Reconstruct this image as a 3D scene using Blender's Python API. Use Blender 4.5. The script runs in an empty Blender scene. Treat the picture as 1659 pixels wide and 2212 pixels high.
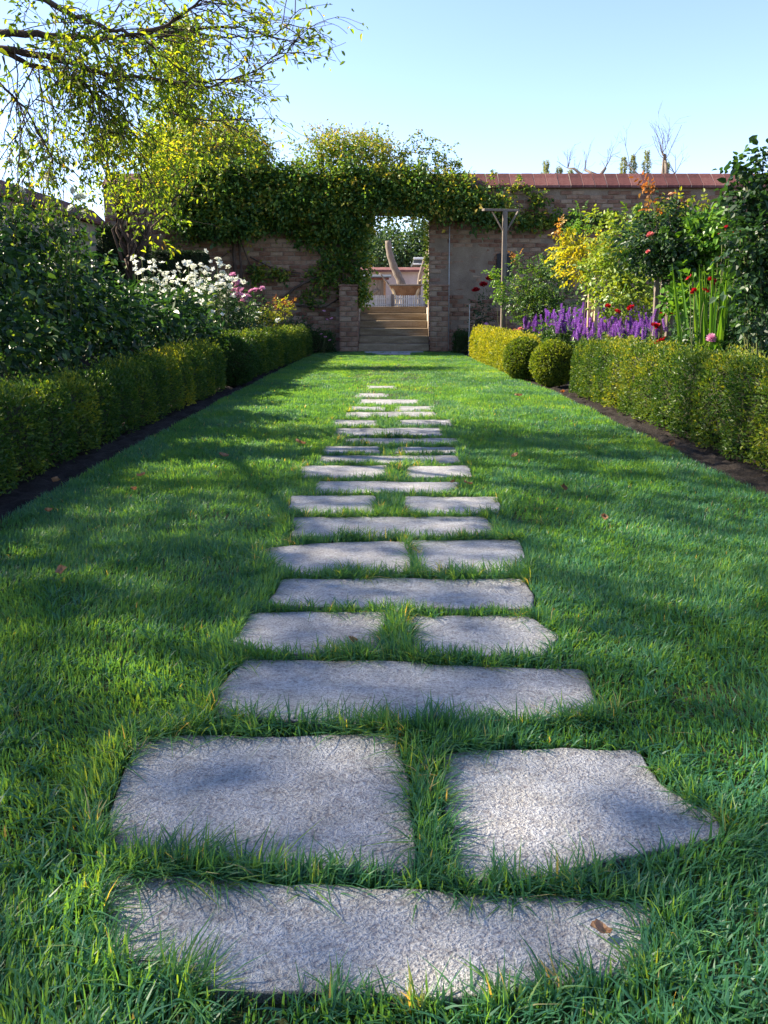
import bpy, bmesh, math, random
import numpy as np
from mathutils import Vector, Matrix

random.seed(7)
R = math.radians
S = bpy.context.scene
COL = S.collection

# ------------------------------------------------------------------ camera
EYE, PITCH, FPX = 0.95, R(8), 1661.0          # eye height (m), pitch, focal length in survey units
cam = bpy.data.cameras.new('camera')
cam.sensor_fit = 'VERTICAL'; cam.sensor_height = 36; cam.sensor_width = 27
cam.lens = FPX / 2212 * 36
cam.shift_y = -207 / 2212; cam.shift_x = -5.5 / 2212
cam.clip_start = 0.05; cam.clip_end = 3000
co = bpy.data.objects.new('camera', cam); COL.objects.link(co)
co.location = (0, 0, EYE); co.rotation_euler = (R(90) - PITCH, 0, 0)
S.camera = co

# ------------------------------------------------------------------ sky, sun, exposure
SUN_EL, SUN_AZ = R(38), R(13)                  # azimuth: degrees beyond the wall line, coming from the left
W = bpy.data.worlds.new('World'); S.world = W; W.use_nodes = True
nt = W.node_tree; bg = nt.nodes['Background']
sky = nt.nodes.new('ShaderNodeTexSky'); sky.sky_type = 'NISHITA'; sky.sun_disc = False
sky.sun_elevation = SUN_EL
sky.sun_rotation = R(-90) + SUN_AZ
sky.altitude = 200; sky.air_density = 1.0; sky.dust_density = 0.15; sky.ozone_density = 1.8
wb = nt.nodes.new('ShaderNodeMix'); wb.data_type = 'RGBA'; wb.blend_type = 'MULTIPLY'; wb.inputs[0].default_value = 1
wb.inputs[7].default_value = (0.98, 0.92, 1.03, 1)      # one even white balance for the whole sky
nt.links.new(sky.outputs[0], wb.inputs[6]); nt.links.new(wb.outputs[2], bg.inputs[0]); bg.inputs[1].default_value = 0.093
sl = bpy.data.lights.new('sun', 'SUN'); sl.energy = 5.0; sl.angle = R(0.6); sl.color = (1.0, 0.88, 0.68)
so = bpy.data.objects.new('sun', sl); COL.objects.link(so)
tosun = Vector((-math.cos(SUN_EL) * math.cos(SUN_AZ), math.cos(SUN_EL) * math.sin(SUN_AZ), math.sin(SUN_EL)))
so.rotation_euler = tosun.to_track_quat('Z', 'Y').to_euler(); so.location = (-30, 10, 30)
S.view_settings.view_transform = 'Standard'; S.view_settings.look = 'None'
S.view_settings.exposure = 1.93; S.view_settings.gamma = 1.0
S.view_settings.use_curve_mapping = False
S.render.engine = 'CYCLES'
S.cycles.max_bounces = 7; S.cycles.diffuse_bounces = 3; S.cycles.transmission_bounces = 5
S.cycles.glossy_bounces = 2; S.cycles.caustics_reflective = False; S.cycles.caustics_refractive = False
S.cycles.use_denoising = True
try: S.cycles.denoising_input_passes = 'RGB_ALBEDO_NORMAL'
except Exception: pass

# ------------------------------------------------------------------ helpers
def wp(px, py, Y):
    """point of the surveyed plane at distance Y (m): returns x, z"""
    a = (px - 835) / FPX; b = (899 - py) / FPX
    c, s = math.cos(PITCH), math.sin(PITCH)
    t = Y / (c + b * s)
    return a * t, EYE + (-s + b * c) * t

def yx(px, X):
    """distance at which bearing px crosses the line x = X"""
    return FPX * X / (px - 835)

def tag(o, label=None, cat=None, group=None, kind=None):
    if label: o['label'] = label
    if cat: o['category'] = cat
    if group: o['group'] = group
    if kind: o['kind'] = kind
    return o

def obj(name, me, parent=None, loc=(0, 0, 0), rot=None, scale=None):
    o = bpy.data.objects.new(name, me); COL.objects.link(o)
    o.location = loc
    if rot: o.rotation_euler = rot
    if scale: o.scale = scale if hasattr(scale, '__len__') else (scale,) * 3
    if parent:
        o.parent = parent
    return o

def empty(name, loc, label, cat, group=None):
    o = obj(name, None, None, loc); o.empty_display_size = 0.1
    return tag(o, label, cat, group)

def mesh(name, V, F, mat, tint=None, smooth=False, off=None):
    """V (n,3); F list of int arrays (k, 3|4); tint per vertex"""
    V = np.asarray(V, dtype=np.float32)
    if off is not None: V = V - np.asarray(off, dtype=np.float32)
    F = [np.asarray(f, dtype=np.int32) for f in F if len(f)]
    me = bpy.data.meshes.new(name)
    me.vertices.add(len(V)); me.vertices.foreach_set('co', V.ravel())
    nl = sum(f.size for f in F); npoly = sum(len(f) for f in F)
    me.loops.add(nl); me.polygons.add(npoly)
    me.loops.foreach_set('vertex_index', np.concatenate([f.ravel() for f in F]))
    tot = np.concatenate([np.full(len(f), f.shape[1], np.int32) for f in F])
    st = np.concatenate([[0], np.cumsum(tot)[:-1]]).astype(np.int32)
    me.polygons.foreach_set('loop_start', st)
    try: me.polygons.foreach_set('loop_total', tot)
    except Exception: pass
    me.polygons.foreach_set('use_smooth', np.full(npoly, smooth))
    if tint is not None:
        a = me.attributes.new('tint', 'FLOAT', 'POINT'); a.data.foreach_set('value', np.asarray(tint, np.float32))
    me.materials.append(mat)
    me.update(calc_edges=True)
    return me

class MB:
    """collects quads / tris into one mesh"""
    def __init__(s): s.v = []; s.q = []; s.t = []; s.n = 0; s.tint = []
    def add(s, V, Q=(), T=(), tint=0.5):
        V = np.asarray(V, float).reshape(-1, 3)
        if len(Q): s.q.append(np.asarray(Q).reshape(-1, 4) + s.n)
        if len(T): s.t.append(np.asarray(T).reshape(-1, 3) + s.n)
        s.v.append(V); s.n += len(V); s.tint.append(np.broadcast_to(np.asarray(tint, float), (len(V),)))
        return s
    def build(s, name, mat, smooth=False, off=None):
        F = []
        if s.q: F.append(np.concatenate(s.q))
        if s.t: F.append(np.concatenate(s.t))
        return mesh(name, np.concatenate(s.v), F, mat, np.concatenate(s.tint), smooth, off)
    def box(s, x0, x1, y0, y1, z0, z1, tint=0.5):
        V = [(x, y, z) for z in (z0, z1) for y in (y0, y1) for x in (x0, x1)]
        return s.add(V, [(0, 2, 3, 1), (4, 5, 7, 6), (0, 1, 5, 4), (2, 6, 7, 3), (0, 4, 6, 2), (1, 3, 7, 5)], tint=tint)
    def tube(s, P, rad, n=6, tint=0.5, cap=True):
        P = np.asarray(P, float); k = len(P)
        rad = np.broadcast_to(np.asarray(rad, float), (k,))
        T = np.gradient(P, axis=0); T /= np.linalg.norm(T, axis=1)[:, None] + 1e-9
        ref = np.array([0, 0, 1.0]) if abs(T[0][2]) < 0.9 else np.array([1.0, 0, 0])
        A = np.cross(T, ref); A /= np.linalg.norm(A, axis=1)[:, None] + 1e-9
        B = np.cross(T, A)
        an = np.arange(n) * 2 * math.pi / n
        V = (P[:, None, :] + rad[:, None, None] * (np.cos(an)[None, :, None] * A[:, None, :] + np.sin(an)[None, :, None] * B[:, None, :])).reshape(-1, 3)
        i = np.arange(k - 1)[:, None] * n; j = np.arange(n)[None, :]; j2 = (j + 1) % n
        Q = np.stack([i + j, i + j2, i + n + j2, i + n + j], -1).reshape(-1, 4)
        Tt = []
        if cap:
            V = np.concatenate([V, P[:1], P[-1:]]); c0 = k * n
            Tt = [(c0, (m + 1) % n, m) for m in range(n)] + [(c0 + 1, (k - 1) * n + m, (k - 1) * n + (m + 1) % n) for m in range(n)]
        return s.add(V, Q, Tt, tint)

def bevel_box(name, sx, sy, sz, b, mat, jit=0.0, seed=0, seg=1):
    bm = bmesh.new(); bmesh.ops.create_cube(bm, size=1)
    for v in bm.verts: v.co = Vector((v.co.x * sx, v.co.y * sy, v.co.z * sz))
    rnd = random.Random(seed)
    if jit:
        for v in bm.verts: v.co += Vector([rnd.uniform(-jit, jit) for _ in range(3)])
    if b: bmesh.ops.bevel(bm, geom=bm.edges[:], offset=b, segments=seg, affect='EDGES', profile=0.6)
    if jit:
        for v in bm.verts: v.co += Vector([rnd.uniform(-jit, jit) * 0.35 for _ in range(3)])
    me = bpy.data.meshes.new(name); bm.to_mesh(me); bm.free()
    me.materials.append(mat); return me

def _h(ix, iy, seed):
    n = (ix.astype(np.int64) * 374761393 + iy.astype(np.int64) * 668265263 + seed * 1442695041) & 0x7fffffff
    n = ((n ^ (n >> 13)) * 1274126177) & 0x7fffffff
    return ((n ^ (n >> 16)) & 0xffff) / 65535.0
def vn(x, y, seed=0):
    x = np.asarray(x, float); y = np.asarray(y, float)
    ix = np.floor(x); iy = np.floor(y); fx = x - ix; fy = y - iy
    fx = fx * fx * (3 - 2 * fx); fy = fy * fy * (3 - 2 * fy)
    a = _h(ix, iy, seed); b = _h(ix + 1, iy, seed); c = _h(ix, iy + 1, seed); d = _h(ix + 1, iy + 1, seed)
    return (a * (1 - fx) + b * fx) * (1 - fy) + (c * (1 - fx) + d * fx) * fy
def fbm(x, y, seed=0, o=3):
    s = 0; a = 0.5; t = 0
    for k in range(o):
        s = s + a * vn(x * 2 ** k, y * 2 ** k, seed + 17 * k); t += a; a *= 0.5
    return s / t
def unit(v): return v / (np.linalg.norm(v, axis=-1, keepdims=True) + 1e-9)
def rdir(rng, n): return unit(rng.normal(size=(n, 3)))

# ------------------------------------------------------------------ materials
def newmat(name):
    m = bpy.data.materials.new(name); m.use_nodes = True
    n = m.node_tree.nodes; return m, n, m.node_tree.links, n['Principled BSDF']
def ramp(n, stops):
    r = n.new('ShaderNodeValToRGB'); e = r.color_ramp.elements
    while len(e) < len(stops): e.new(0.5)
    for k, (p, c) in enumerate(stops):
        e[k].position = p; e[k].color = (*c, 1)
    return r
def leaf_mat(name, stops, trans=0.4, rough=0.5, tmul=(1.5, 1.35, 0.5), spec=0.35):
    m, n, l, p = newmat(name)
    a = n.new('ShaderNodeAttribute'); a.attribute_name = 'tint'
    r = ramp(n, stops); l.new(a.outputs['Fac'], r.inputs[0])
    l.new(r.outputs[0], p.inputs['Base Color']); p.inputs['Roughness'].default_value = rough
    p.inputs['Specular IOR Level'].default_value = spec
    t = n.new('ShaderNodeBsdfTranslucent')
    mu = n.new('ShaderNodeMix'); mu.data_type = 'RGBA'; mu.blend_type = 'MULTIPLY'; mu.inputs[0].default_value = 1
    l.new(r.outputs[0], mu.inputs[6]); mu.inputs[7].default_value = (*tmul, 1)
    l.new(mu.outputs[2], t.inputs[0])
    mx = n.new('ShaderNodeMixShader'); mx.inputs[0].default_value = trans
    l.new(p.outputs[0], mx.inputs[1]); l.new(t.outputs[0], mx.inputs[2])
    l.new(mx.outputs[0], n['Material Output'].inputs[0])
    return m
def rock_mat(name, c1, c2, c3=None, scale=6, fine=60, bump=0.4, rough=0.9, coord='Object', rnd=0.0, attr=False, bdist=0.01, stretch=None):
    m, n, l, p = newmat(name)
    tc = n.new('ShaderNodeTexCoord'); src = tc.outputs['Object']
    if coord == 'World':
        g = n.new('ShaderNodeNewGeometry'); src = g.outputs['Position']
    mp = n.new('ShaderNodeMapping'); l.new(src, mp.inputs[0])
    if stretch: mp.inputs['Scale'].default_value = stretch
    src = mp.outputs[0]
    n1 = n.new('ShaderNodeTexNoise'); n1.inputs['Scale'].default_value = scale; n1.inputs['Detail'].default_value = 6
    n2 = n.new('ShaderNodeTexNoise'); n2.inputs['Scale'].default_value = fine; n2.inputs['Detail'].default_value = 5; n2.inputs['Roughness'].default_value = 0.7
    l.new(src, n1.inputs[0]); l.new(src, n2.inputs[0])
    mix = n.new('ShaderNodeMath'); mix.operation = 'MULTIPLY_ADD'
    l.new(n2.outputs[0], mix.inputs[0]); mix.inputs[1].default_value = 0.5
    hf = n.new('ShaderNodeMath'); hf.operation = 'MULTIPLY'; hf.inputs[1].default_value = 0.5; l.new(n1.outputs[0], hf.inputs[0])
    l.new(hf.outputs[0], mix.inputs[2])
    out = mix.outputs[0]
    if rnd:
        if attr:
            a = n.new('ShaderNodeAttribute'); a.attribute_name = 'tint'; rv = a.outputs['Fac']
        else:
            a = n.new('ShaderNodeObjectInfo'); rv = a.outputs['Random']
        ad = n.new('ShaderNodeMath'); ad.operation = 'MULTIPLY_ADD'; ad.inputs[1].default_value = rnd
        sb = n.new('ShaderNodeMath'); sb.operation = 'SUBTRACT'; sb.inputs[1].default_value = rnd * 0.5
        l.new(rv, ad.inputs[0]); l.new(out, ad.inputs[2]); l.new(ad.outputs[0], sb.inputs[0]); out = sb.outputs[0]
    st = [(0.34, c1), (0.66, c2)] if c3 is None else [(0.30, c1), (0.5, c2), (0.70, c3)]
    r = ramp(n, st); l.new(out, r.inputs[0]); l.new(r.outputs[0], p.inputs['Base Color'])
    p.inputs['Roughness'].default_value = rough; p.inputs['Specular IOR Level'].default_value = 0.25
    b = n.new('ShaderNodeBump'); b.inputs['Strength'].default_value = bump; b.inputs['Distance'].default_value = bdist
    l.new(n2.outputs[0], b.inputs['Height']); l.new(b.outputs[0], p.inputs['Normal'])
    return m
def plain(name, c, rough=0.6, var=0.25, scale=30):
    d = tuple(x * (1 - var) for x in c); e = tuple(min(1, x * (1 + var)) for x in c)
    return rock_mat(name, d, e, scale=scale, fine=scale * 6, bump=0.15, rough=rough)

DG, MG, LG, YG, YE = (.014, .045, .016), (.03, .085, .02), (.075, .155, .028), (.19, .25, .03), (.42, .36, .03)
M = {}
M['grass'] = leaf_mat('grass', [(0, (.032, .125, .090)), (.45, (.064, .205, .108)), (.8, (.135, .29, .09)), (.93, (.23, .33, .09)), (1, (.38, .34, .20))], .56, .42, (2.75, 1.78, .28), .4)
M['hedge'] = leaf_mat('hedge', [(0, (.016, .050, .014)), (.45, (.038, .095, .018)), (.75, (.12, .18, .022)), (1, (.34, .32, .03))], .45, .45)
M['goldhedge'] = leaf_mat('goldhedge', [(0, (.05, .10, .014)), (.4, (.16, .21, .02)), (1, (.46, .40, .03))], .5, .5, (1.5, 1.4, .5))  # golden leaves, with the sunlit yellow of the far hedge put into the colour
M['yew'] = leaf_mat('yew', [(0, (.008, .02, .008)), (1, (.02, .05, .015))], .2, .6)
M['ivy'] = leaf_mat('ivy', [(0, (.030, .085, .028)), (.45, (.070, .155, .034)), (.75, (.155, .23, .034)), (.92, (.27, .30, .04)), (1, (.33, .27, .05))], .48, .45)
M['tree'] = leaf_mat('tree', [(0, (.045, .085, .018)), (.4, (.11, .18, .025)), (.7, (.23, .28, .03)), (.94, (.38, .35, .035)), (1, (.30, .20, .04))], .62, .5, (1.9, 1.8, .5))
M['fartree'] = leaf_mat('fartree', [(0, (.022, .055, .028)), (.5, (.05, .10, .035)), (1, (.16, .19, .045))], .35, .55)
M['conifer'] = leaf_mat('conifer', [(0, (.14, .19, .12)), (1, (.34, .38, .22))], .5, .6)
M['redtree'] = leaf_mat('redtree', [(0, (.07, .05, .03)), (.5, (.15, .12, .04)), (1, (.25, .24, .06))], .35, .55)
M['rose'] = leaf_mat('rose', [(0, (.012, .04, .016)), (.5, (.032, .085, .022)), (.8, (.10, .19, .03)), (1, (.22, .29, .03))], .42, .45, spec=.45)
M['yellow'] = leaf_mat('yellow', [(0, (.11, .17, .02)), (.4, (.30, .32, .025)), (1, (.56, .44, .03))], .52, .45, (1.5, 1.35, .5))
M['orange'] = leaf_mat('orange', [(0, (.13, .045, .02)), (.5, (.30, .13, .03)), (1, (.42, .28, .04))], .45, .4, (1.4, 1.0, .5))
M['darkleaf'] = leaf_mat('darkleaf', [(0, (.010, .038, .018)), (.5, (.026, .075, .024)), (.85, (.07, .15, .03)), (1, (.16, .24, .04))], .40, .42, spec=.5)  # dark green leaf colours of the left bed
M['strap'] = leaf_mat('strap', [(0, (.05, .15, .02)), (1, (.16, .29, .03))], .45, .4)
M['white'] = leaf_mat('white', [(0, (.72, .74, .68)), (1, (.9, .9, .84))], .45, .6, (1, 1, .9), .2)
M['pink'] = leaf_mat('pink', [(0, (.5, .16, .34)), (1, (.75, .42, .58))], .4, .6, (1, .9, 1), .2)
M['red'] = leaf_mat('red', [(0, (.22, .006, .012)), (1, (.48, .015, .025))], .35, .5, (1.2, .8, .8), .3)
M['coral'] = leaf_mat('coral', [(0, (.55, .10, .12)), (1, (.75, .28, .26))], .35, .5, (1, .9, .9), .3)
M['purple'] = leaf_mat('purple', [(0, (.15, .045, .28)), (.6, (.31, .13, .50)), (1, (.50, .29, .68))], .4, .6, (1.1, .9, 1.1), .2)
M['lime'] = leaf_mat('lime', [(0, (.18, .26, .05)), (1, (.42, .48, .14))], .4, .6, (1, 1, .6), .2)
M['dry'] = leaf_mat('dry', [(0, (.13, .07, .04)), (1, (.33, .20, .12))], .3, .6, (1.2, .9, .6), .2)
M['bark'] = rock_mat('bark', (.035, .022, .018), (.10, .07, .055), scale=8, fine=50, bump=.6)
M['greywood'] = rock_mat('greywood', (.10, .078, .064), (.23, .19, .16), scale=5, fine=40, bump=.4, stretch=(6, 6, .6))
M['palewood'] = rock_mat('palewood', (.42, .38, .33), (.66, .62, .56), scale=5, fine=40, bump=.3, rnd=.2)
M['brownwood'] = rock_mat('brownwood', (.12, .06, .03), (.30, .17, .09), scale=4, fine=30, bump=.4, rnd=.2)
M['stem'] = rock_mat('stem', (.05, .07, .025), (.12, .13, .05), scale=10, fine=60, bump=.2)
M['cane'] = rock_mat('cane', (.36, .26, .14), (.55, .43, .27), scale=10, fine=60, bump=.2)
M['soil'] = rock_mat('soil', (.006, .0045, .004), (.018, .0135, .011), (.04, .031, .026), scale=9, fine=70, bump=.9, coord='World', bdist=.02)
M['thatch'] = rock_mat('thatch', (.018, .03, .010), (.05, .055, .02), scale=14, fine=120, bump=.6, coord='World')
M['earth'] = rock_mat('earth', (.05, .05, .025), (.12, .11, .06), scale=1, fine=12, bump=.3, coord='World')
M['gravel'] = rock_mat('gravel', (.25, .22, .18), (.42, .38, .32), scale=8, fine=60, bump=.4, coord='World')
M['brick'] = rock_mat('brick', (.12, .055, .038), (.215, .120, .080), (.30, .215, .15), scale=7, fine=45, bump=.6, rnd=.34)
M['bricks'] = rock_mat('bricks', (.12, .055, .038), (.215, .120, .080), (.30, .215, .15), scale=7, fine=45, bump=.6, rnd=.34, attr=True)
M['mortar'] = rock_mat('mortar', (.10, .07, .052), (.20, .15, .11), (.29, .235, .185), scale=3, fine=50, bump=.7, coord='World')
M['plaster'] = rock_mat('plaster', (.30, .24, .175), (.46, .39, .30), scale=1.5, fine=30, bump=.5, coord='World')
M['tile'] = rock_mat('tile', (.05, .019, .018), (.115, .041, .036), (.19, .095, .082), scale=5, fine=30, bump=.4, rnd=.2, rough=.75)
M['step'] = rock_mat('step', (.10, .07, .045), (.24, .18, .115), (.40, .33, .25), scale=4, fine=40, bump=.5, coord='World', stretch=(.6, 1, 3))
M['pinkwall'] = rock_mat('pinkwall', (.40, .31, .29), (.55, .45, .43), scale=2, fine=20, bump=.2, coord='World')
M['iron'] = rock_mat('iron', (.012, .012, .014), (.03, .03, .032), scale=8, fine=60, bump=.1, rough=.6)
M['zinc'] = rock_mat('zinc', (.30, .30, .30), (.45, .45, .45), scale=8, fine=60, bump=.1, rough=.5)
M['slate'] = rock_mat('slate', (.03, .035, .045), (.08, .09, .10), scale=8, fine=60, bump=.1, rough=.6)
M['whitepaint'] = plain('whitepaint', (.7, .7, .68), .6, .1)
M['thatchroof'] = rock_mat('thatchroof', (.20, .15, .10), (.50, .40, .27), scale=6, fine=40, bump=.6, rnd=.3)

def granite():
    m, n, l, p = newmat('granite')
    g = n.new('ShaderNodeNewGeometry'); gmap = n.new('ShaderNodeMapping'); gmap.inputs['Scale'].default_value = (.7, 1, 1); l.new(g.outputs['Position'], gmap.inputs[0])
    def noise(sc, det=4, ro=.6):
        t = n.new('ShaderNodeTexNoise'); t.inputs['Scale'].default_value = sc; t.inputs['Detail'].default_value = det; t.inputs['Roughness'].default_value = ro
        l.new(gmap.outputs[0], t.inputs[0]); return t.outputs[0]
    big, mid, fine = noise(4, 6, .65), noise(200, 3, .65), noise(70, 5, .75)
    r1 = ramp(n, [(.32, (.45, .46, .50)), (.5, (.60, .61, .64)), (.68, (.71, .715, .72))]); l.new(big, r1.inputs[0])
    r2 = ramp(n, [(.34, (.62, .58, .60)), (.50, (.94, .94, .94)), (.62, (1.15, 1.15, 1.15)), (.76, (1.2, 1.18, 1.15))]); l.new(mid, r2.inputs[0])
    r3 = ramp(n, [(.36, (.62, .58, .58)), (.47, (.96, .96, .96)), (.56, (1, 1, 1)), (.66, (1.15, 1.15, 1.15))]); l.new(fine, r3.inputs[0])
    def mul(a, b):
        x = n.new('ShaderNodeMix'); x.data_type = 'RGBA'; x.blend_type = 'MULTIPLY'; x.inputs[0].default_value = 1
        l.new(a, x.inputs[6]); l.new(b, x.inputs[7]); return x.outputs[2]
    oi = n.new('ShaderNodeObjectInfo'); ro = ramp(n, [(0, (.82, .84, .88)), (.5, (.96, .95, .95)), (1, (1, 1, 1))]); l.new(oi.outputs['Random'], ro.inputs[0])
    st = noise(14, 5, .7); rs = ramp(n, [(.42, (1, 1, 1)), (.64, (.88, .85, .80))]); l.new(st, rs.inputs[0])
    stone = mul(mul(mul(mul(r1.outputs[0], r2.outputs[0]), r3.outputs[0]), ro.outputs[0]), rs.outputs[0])
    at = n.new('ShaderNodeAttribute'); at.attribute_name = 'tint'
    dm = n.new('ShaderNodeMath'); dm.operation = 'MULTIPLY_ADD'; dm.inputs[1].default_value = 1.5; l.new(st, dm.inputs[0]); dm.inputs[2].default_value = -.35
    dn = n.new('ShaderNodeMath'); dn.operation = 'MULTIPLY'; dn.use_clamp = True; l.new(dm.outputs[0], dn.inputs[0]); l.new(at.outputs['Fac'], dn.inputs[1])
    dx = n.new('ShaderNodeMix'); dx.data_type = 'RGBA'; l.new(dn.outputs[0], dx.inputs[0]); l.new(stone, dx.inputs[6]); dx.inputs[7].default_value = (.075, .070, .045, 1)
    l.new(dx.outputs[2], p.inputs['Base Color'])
    p.inputs['Roughness'].default_value = .62; p.inputs['Specular IOR Level'].default_value = .4
    s = n.new('ShaderNodeMath'); s.operation = 'MULTIPLY_ADD'; s.inputs[1].default_value = 2.2; l.new(mid, s.inputs[0]); l.new(fine, s.inputs[2])
    b = n.new('ShaderNodeBump'); b.inputs['Strength'].default_value = 1.0; b.inputs['Distance'].default_value = .014
    l.new(s.outputs[0], b.inputs['Height']); l.new(b.outputs[0], p.inputs['Normal'])
    return m
M['granite'] = granite()

# ------------------------------------------------------------------ leaf and blade meshes
def leaves(P, D, N, L, Wd, tint, four=True, droop=.15, fold=.12):
    P = np.asarray(P, float); n = len(P)
    D = unit(np.asarray(D, float)); Sd = unit(np.cross(D, N)); Nn = np.cross(Sd, D)
    L = np.broadcast_to(L, (n,))[:, None]; Wd = np.broadcast_to(Wd, (n,))[:, None]
    if four:
        tmpl = [(0, 0, 0), (.30, .5, fold), (.68, .40, fold * .8 - droop * .4), (1, 0, -droop), (.68, -.40, fold * .8 - droop * .4), (.30, -.5, fold)]
        Q = [(0, 1, 2, 3), (0, 3, 4, 5)]; T = []
    else:
        tmpl = [(0, 0, 0), (.45, .5, fold), (1, 0, -droop), (.45, -.5, fold)]
        Q = []; T = [(0, 1, 2), (0, 2, 3)]
    k = len(tmpl)
    V = np.stack([P + D * L * a + Sd * Wd * b + Nn * L * c for a, b, c in tmpl], 1).reshape(-1, 3)
    base = (np.arange(n) * k)[:, None, None]
    F = (base + np.array(Q or T)[None]).reshape(-1, 4 if Q else 3)
    return V, F, np.repeat(np.clip(tint, 0, 1), k)

def leaf_mesh(name, parts, mat, off=None):
    """parts: list of (V,F,t)"""
    Vs, Fs, Ts = [], {3: [], 4: []}, []
    o = 0
    for V, F, t in parts:
        Vs.append(V); Fs[F.shape[1]].append(F + o); Ts.append(t); o += len(V)
    F = [np.concatenate(Fs[k]) for k in (4, 3) if Fs[k]]
    return mesh(name, np.concatenate(Vs), F, mat, np.concatenate(Ts), False, off)

def ellipsoid_pts(rng, c, r, n, shell=.45):
    d = rdir(rng, n); k = rng.random(n) ** shell
    lump = .82 + .36 * vn(d[:, 0] * 2.3 + c[0] * 3 + 5, d[:, 2] * 2.3 + d[:, 1] * 1.7 + c[1], 3)
    return np.asarray(c) + d * (k * lump)[:, None] * np.asarray(r), d

def compound(rng, P, D, L, tint, pairs=2, wr=.6):
    """rose-like leaves: terminal leaflet and pairs along a stalk"""
    n = len(P); D = unit(D); up = unit(np.array([0, 0, 1.0]) + .5 * rng.normal(size=(n, 3)))
    Sd = unit(np.cross(D, up)); Nn = np.cross(Sd, D)
    L = np.broadcast_to(L, (n,))
    out = [leaves(P + D * (L * (pairs * .75 + .5))[:, None], D - .15 * Nn, Nn + .3 * rng.normal(size=(n, 3)), L * 1.05, L * wr, tint)]
    for k in range(pairs):
        for s in (-1, 1):
            out.append(leaves(P + D * (L * (.45 + .75 * k))[:, None], .55 * D + s * Sd - .2 * Nn, Nn + .35 * rng.normal(size=(n, 3)), L * (.8 + .1 * k), L * wr * .85, tint + .06 * rng.normal(size=n)))
    return out

def foliage(rng, blobs, count, L, mode='simple', tint=(.4, .2), wr=.55, shell=.45, toplit=0.0, out=.7, clump=0):
    """blobs: (x,y,z,rx,ry,rz); leaves shared out by volume"""
    vol = np.array([b[3] * b[4] * b[5] for b in blobs]) ** .8; vol = vol / vol.sum()
    parts = []
    for b, v in zip(blobs, vol):
        n = max(6, int(count * v)); c = np.array(b[:3]); r = np.array(b[3:])
        if clump:
            m = max(3, n // clump); Pc, dc = ellipsoid_pts(rng, c, r, m, shell)
            idx = rng.integers(0, m, n); P = Pc[idx] + rng.normal(size=(n, 3)) * (min(r) * .16 + L * .6); d = dc[idx]
            tc = rng.normal(size=m)[idx] * tint[1] * .8
        else:
            P, d = ellipsoid_pts(rng, c, r, n, shell); tc = 0
        t = tint[0] + tint[1] * .7 * rng.normal(size=n) + tc + toplit * np.clip((P[:, 2] - c[2]) / r[2], -1, 1)  # tint rises towards the top of each mass, sunlit tops put into the colour
        D = d * out + rdir(rng, n) * .8 + np.array([0, 0, -.15])
        N = np.array([0, 0, 1.0]) + .7 * rng.normal(size=(n, 3))
        Ls = L * (.6 + .7 * rng.random(n))
        if mode == 'rose': parts += compound(rng, P, D, Ls, t, 2, wr + .1)
        else: parts.append(leaves(P, D, N, Ls, Ls * wr, t, mode != 'tri'))
    return parts

def curve_pts(a, b, k=5, sag=0.0, wob=0.0, rng=random):
    a = np.array(a, float); b = np.array(b, float); t = np.linspace(0, 1, k)[:, None]
    P = a + (b - a) * t
    P[:, 2] += (sag * 4 * t * (1 - t))[:, 0]
    if wob:
        P[1:-1] += np.array([[rng.uniform(-wob, wob) for _ in range(3)] for _ in range(k - 2)])
    return P

# ================================================================== SETTING
ground = tag(obj('ground', MB().add([(-900, -200, -.08), (900, -200, -.08), (900, 1500, -.08), (-900, 1500, -.08)], [(0, 1, 2, 3)]).build('ground', M['earth'])), kind='structure')

LY = np.array([-4, 3.4, 4.9, 8.5, 12.8, 17.0]); LX = np.array([-1.745, -1.745, -1.755, -1.724, -1.658, -1.50])
RY = np.array([-4, 3.8, 5.6, 8.8, 10.6, 15.3, 17.0]); RX = np.array([1.93, 1.93, 1.94, 1.925, 1.80, 1.62, 1.56])
def lawn_l(y): return np.interp(y, LY, LX) + .05 * (fbm(np.asarray(y) * 3, np.zeros_like(np.asarray(y)), 5) - .5)
def lawn_r(y): return np.interp(y, RY, RX) + .05 * (fbm(np.asarray(y) * 3, np.zeros_like(np.asarray(y)) + 4, 6) - .5)

def strip(name, ys, xa, xb, nx, z, mat, amp=0.0, fr=12, seed=0):
    t = np.linspace(0, 1, nx)
    X = xa[:, None] * (1 - t) + xb[:, None] * t; Yg = np.repeat(ys[:, None], nx, 1)
    Z = z + amp * (fbm(X * fr, Yg * fr, seed, 4) - .45) + amp * .5 * (fbm(X * fr * .2, Yg * fr * .2, seed + 3, 2) - .5)
    V = np.stack([X, Yg, Z], -1).reshape(-1, 3)
    i = np.arange(len(ys) - 1)[:, None] * nx; j = np.arange(nx - 1)[None]
    Q = np.stack([i + j, i + j + 1, i + nx + j + 1, i + nx + j], -1).reshape(-1, 4)
    return mesh(name, V, [Q], mat, None, True)

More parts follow.
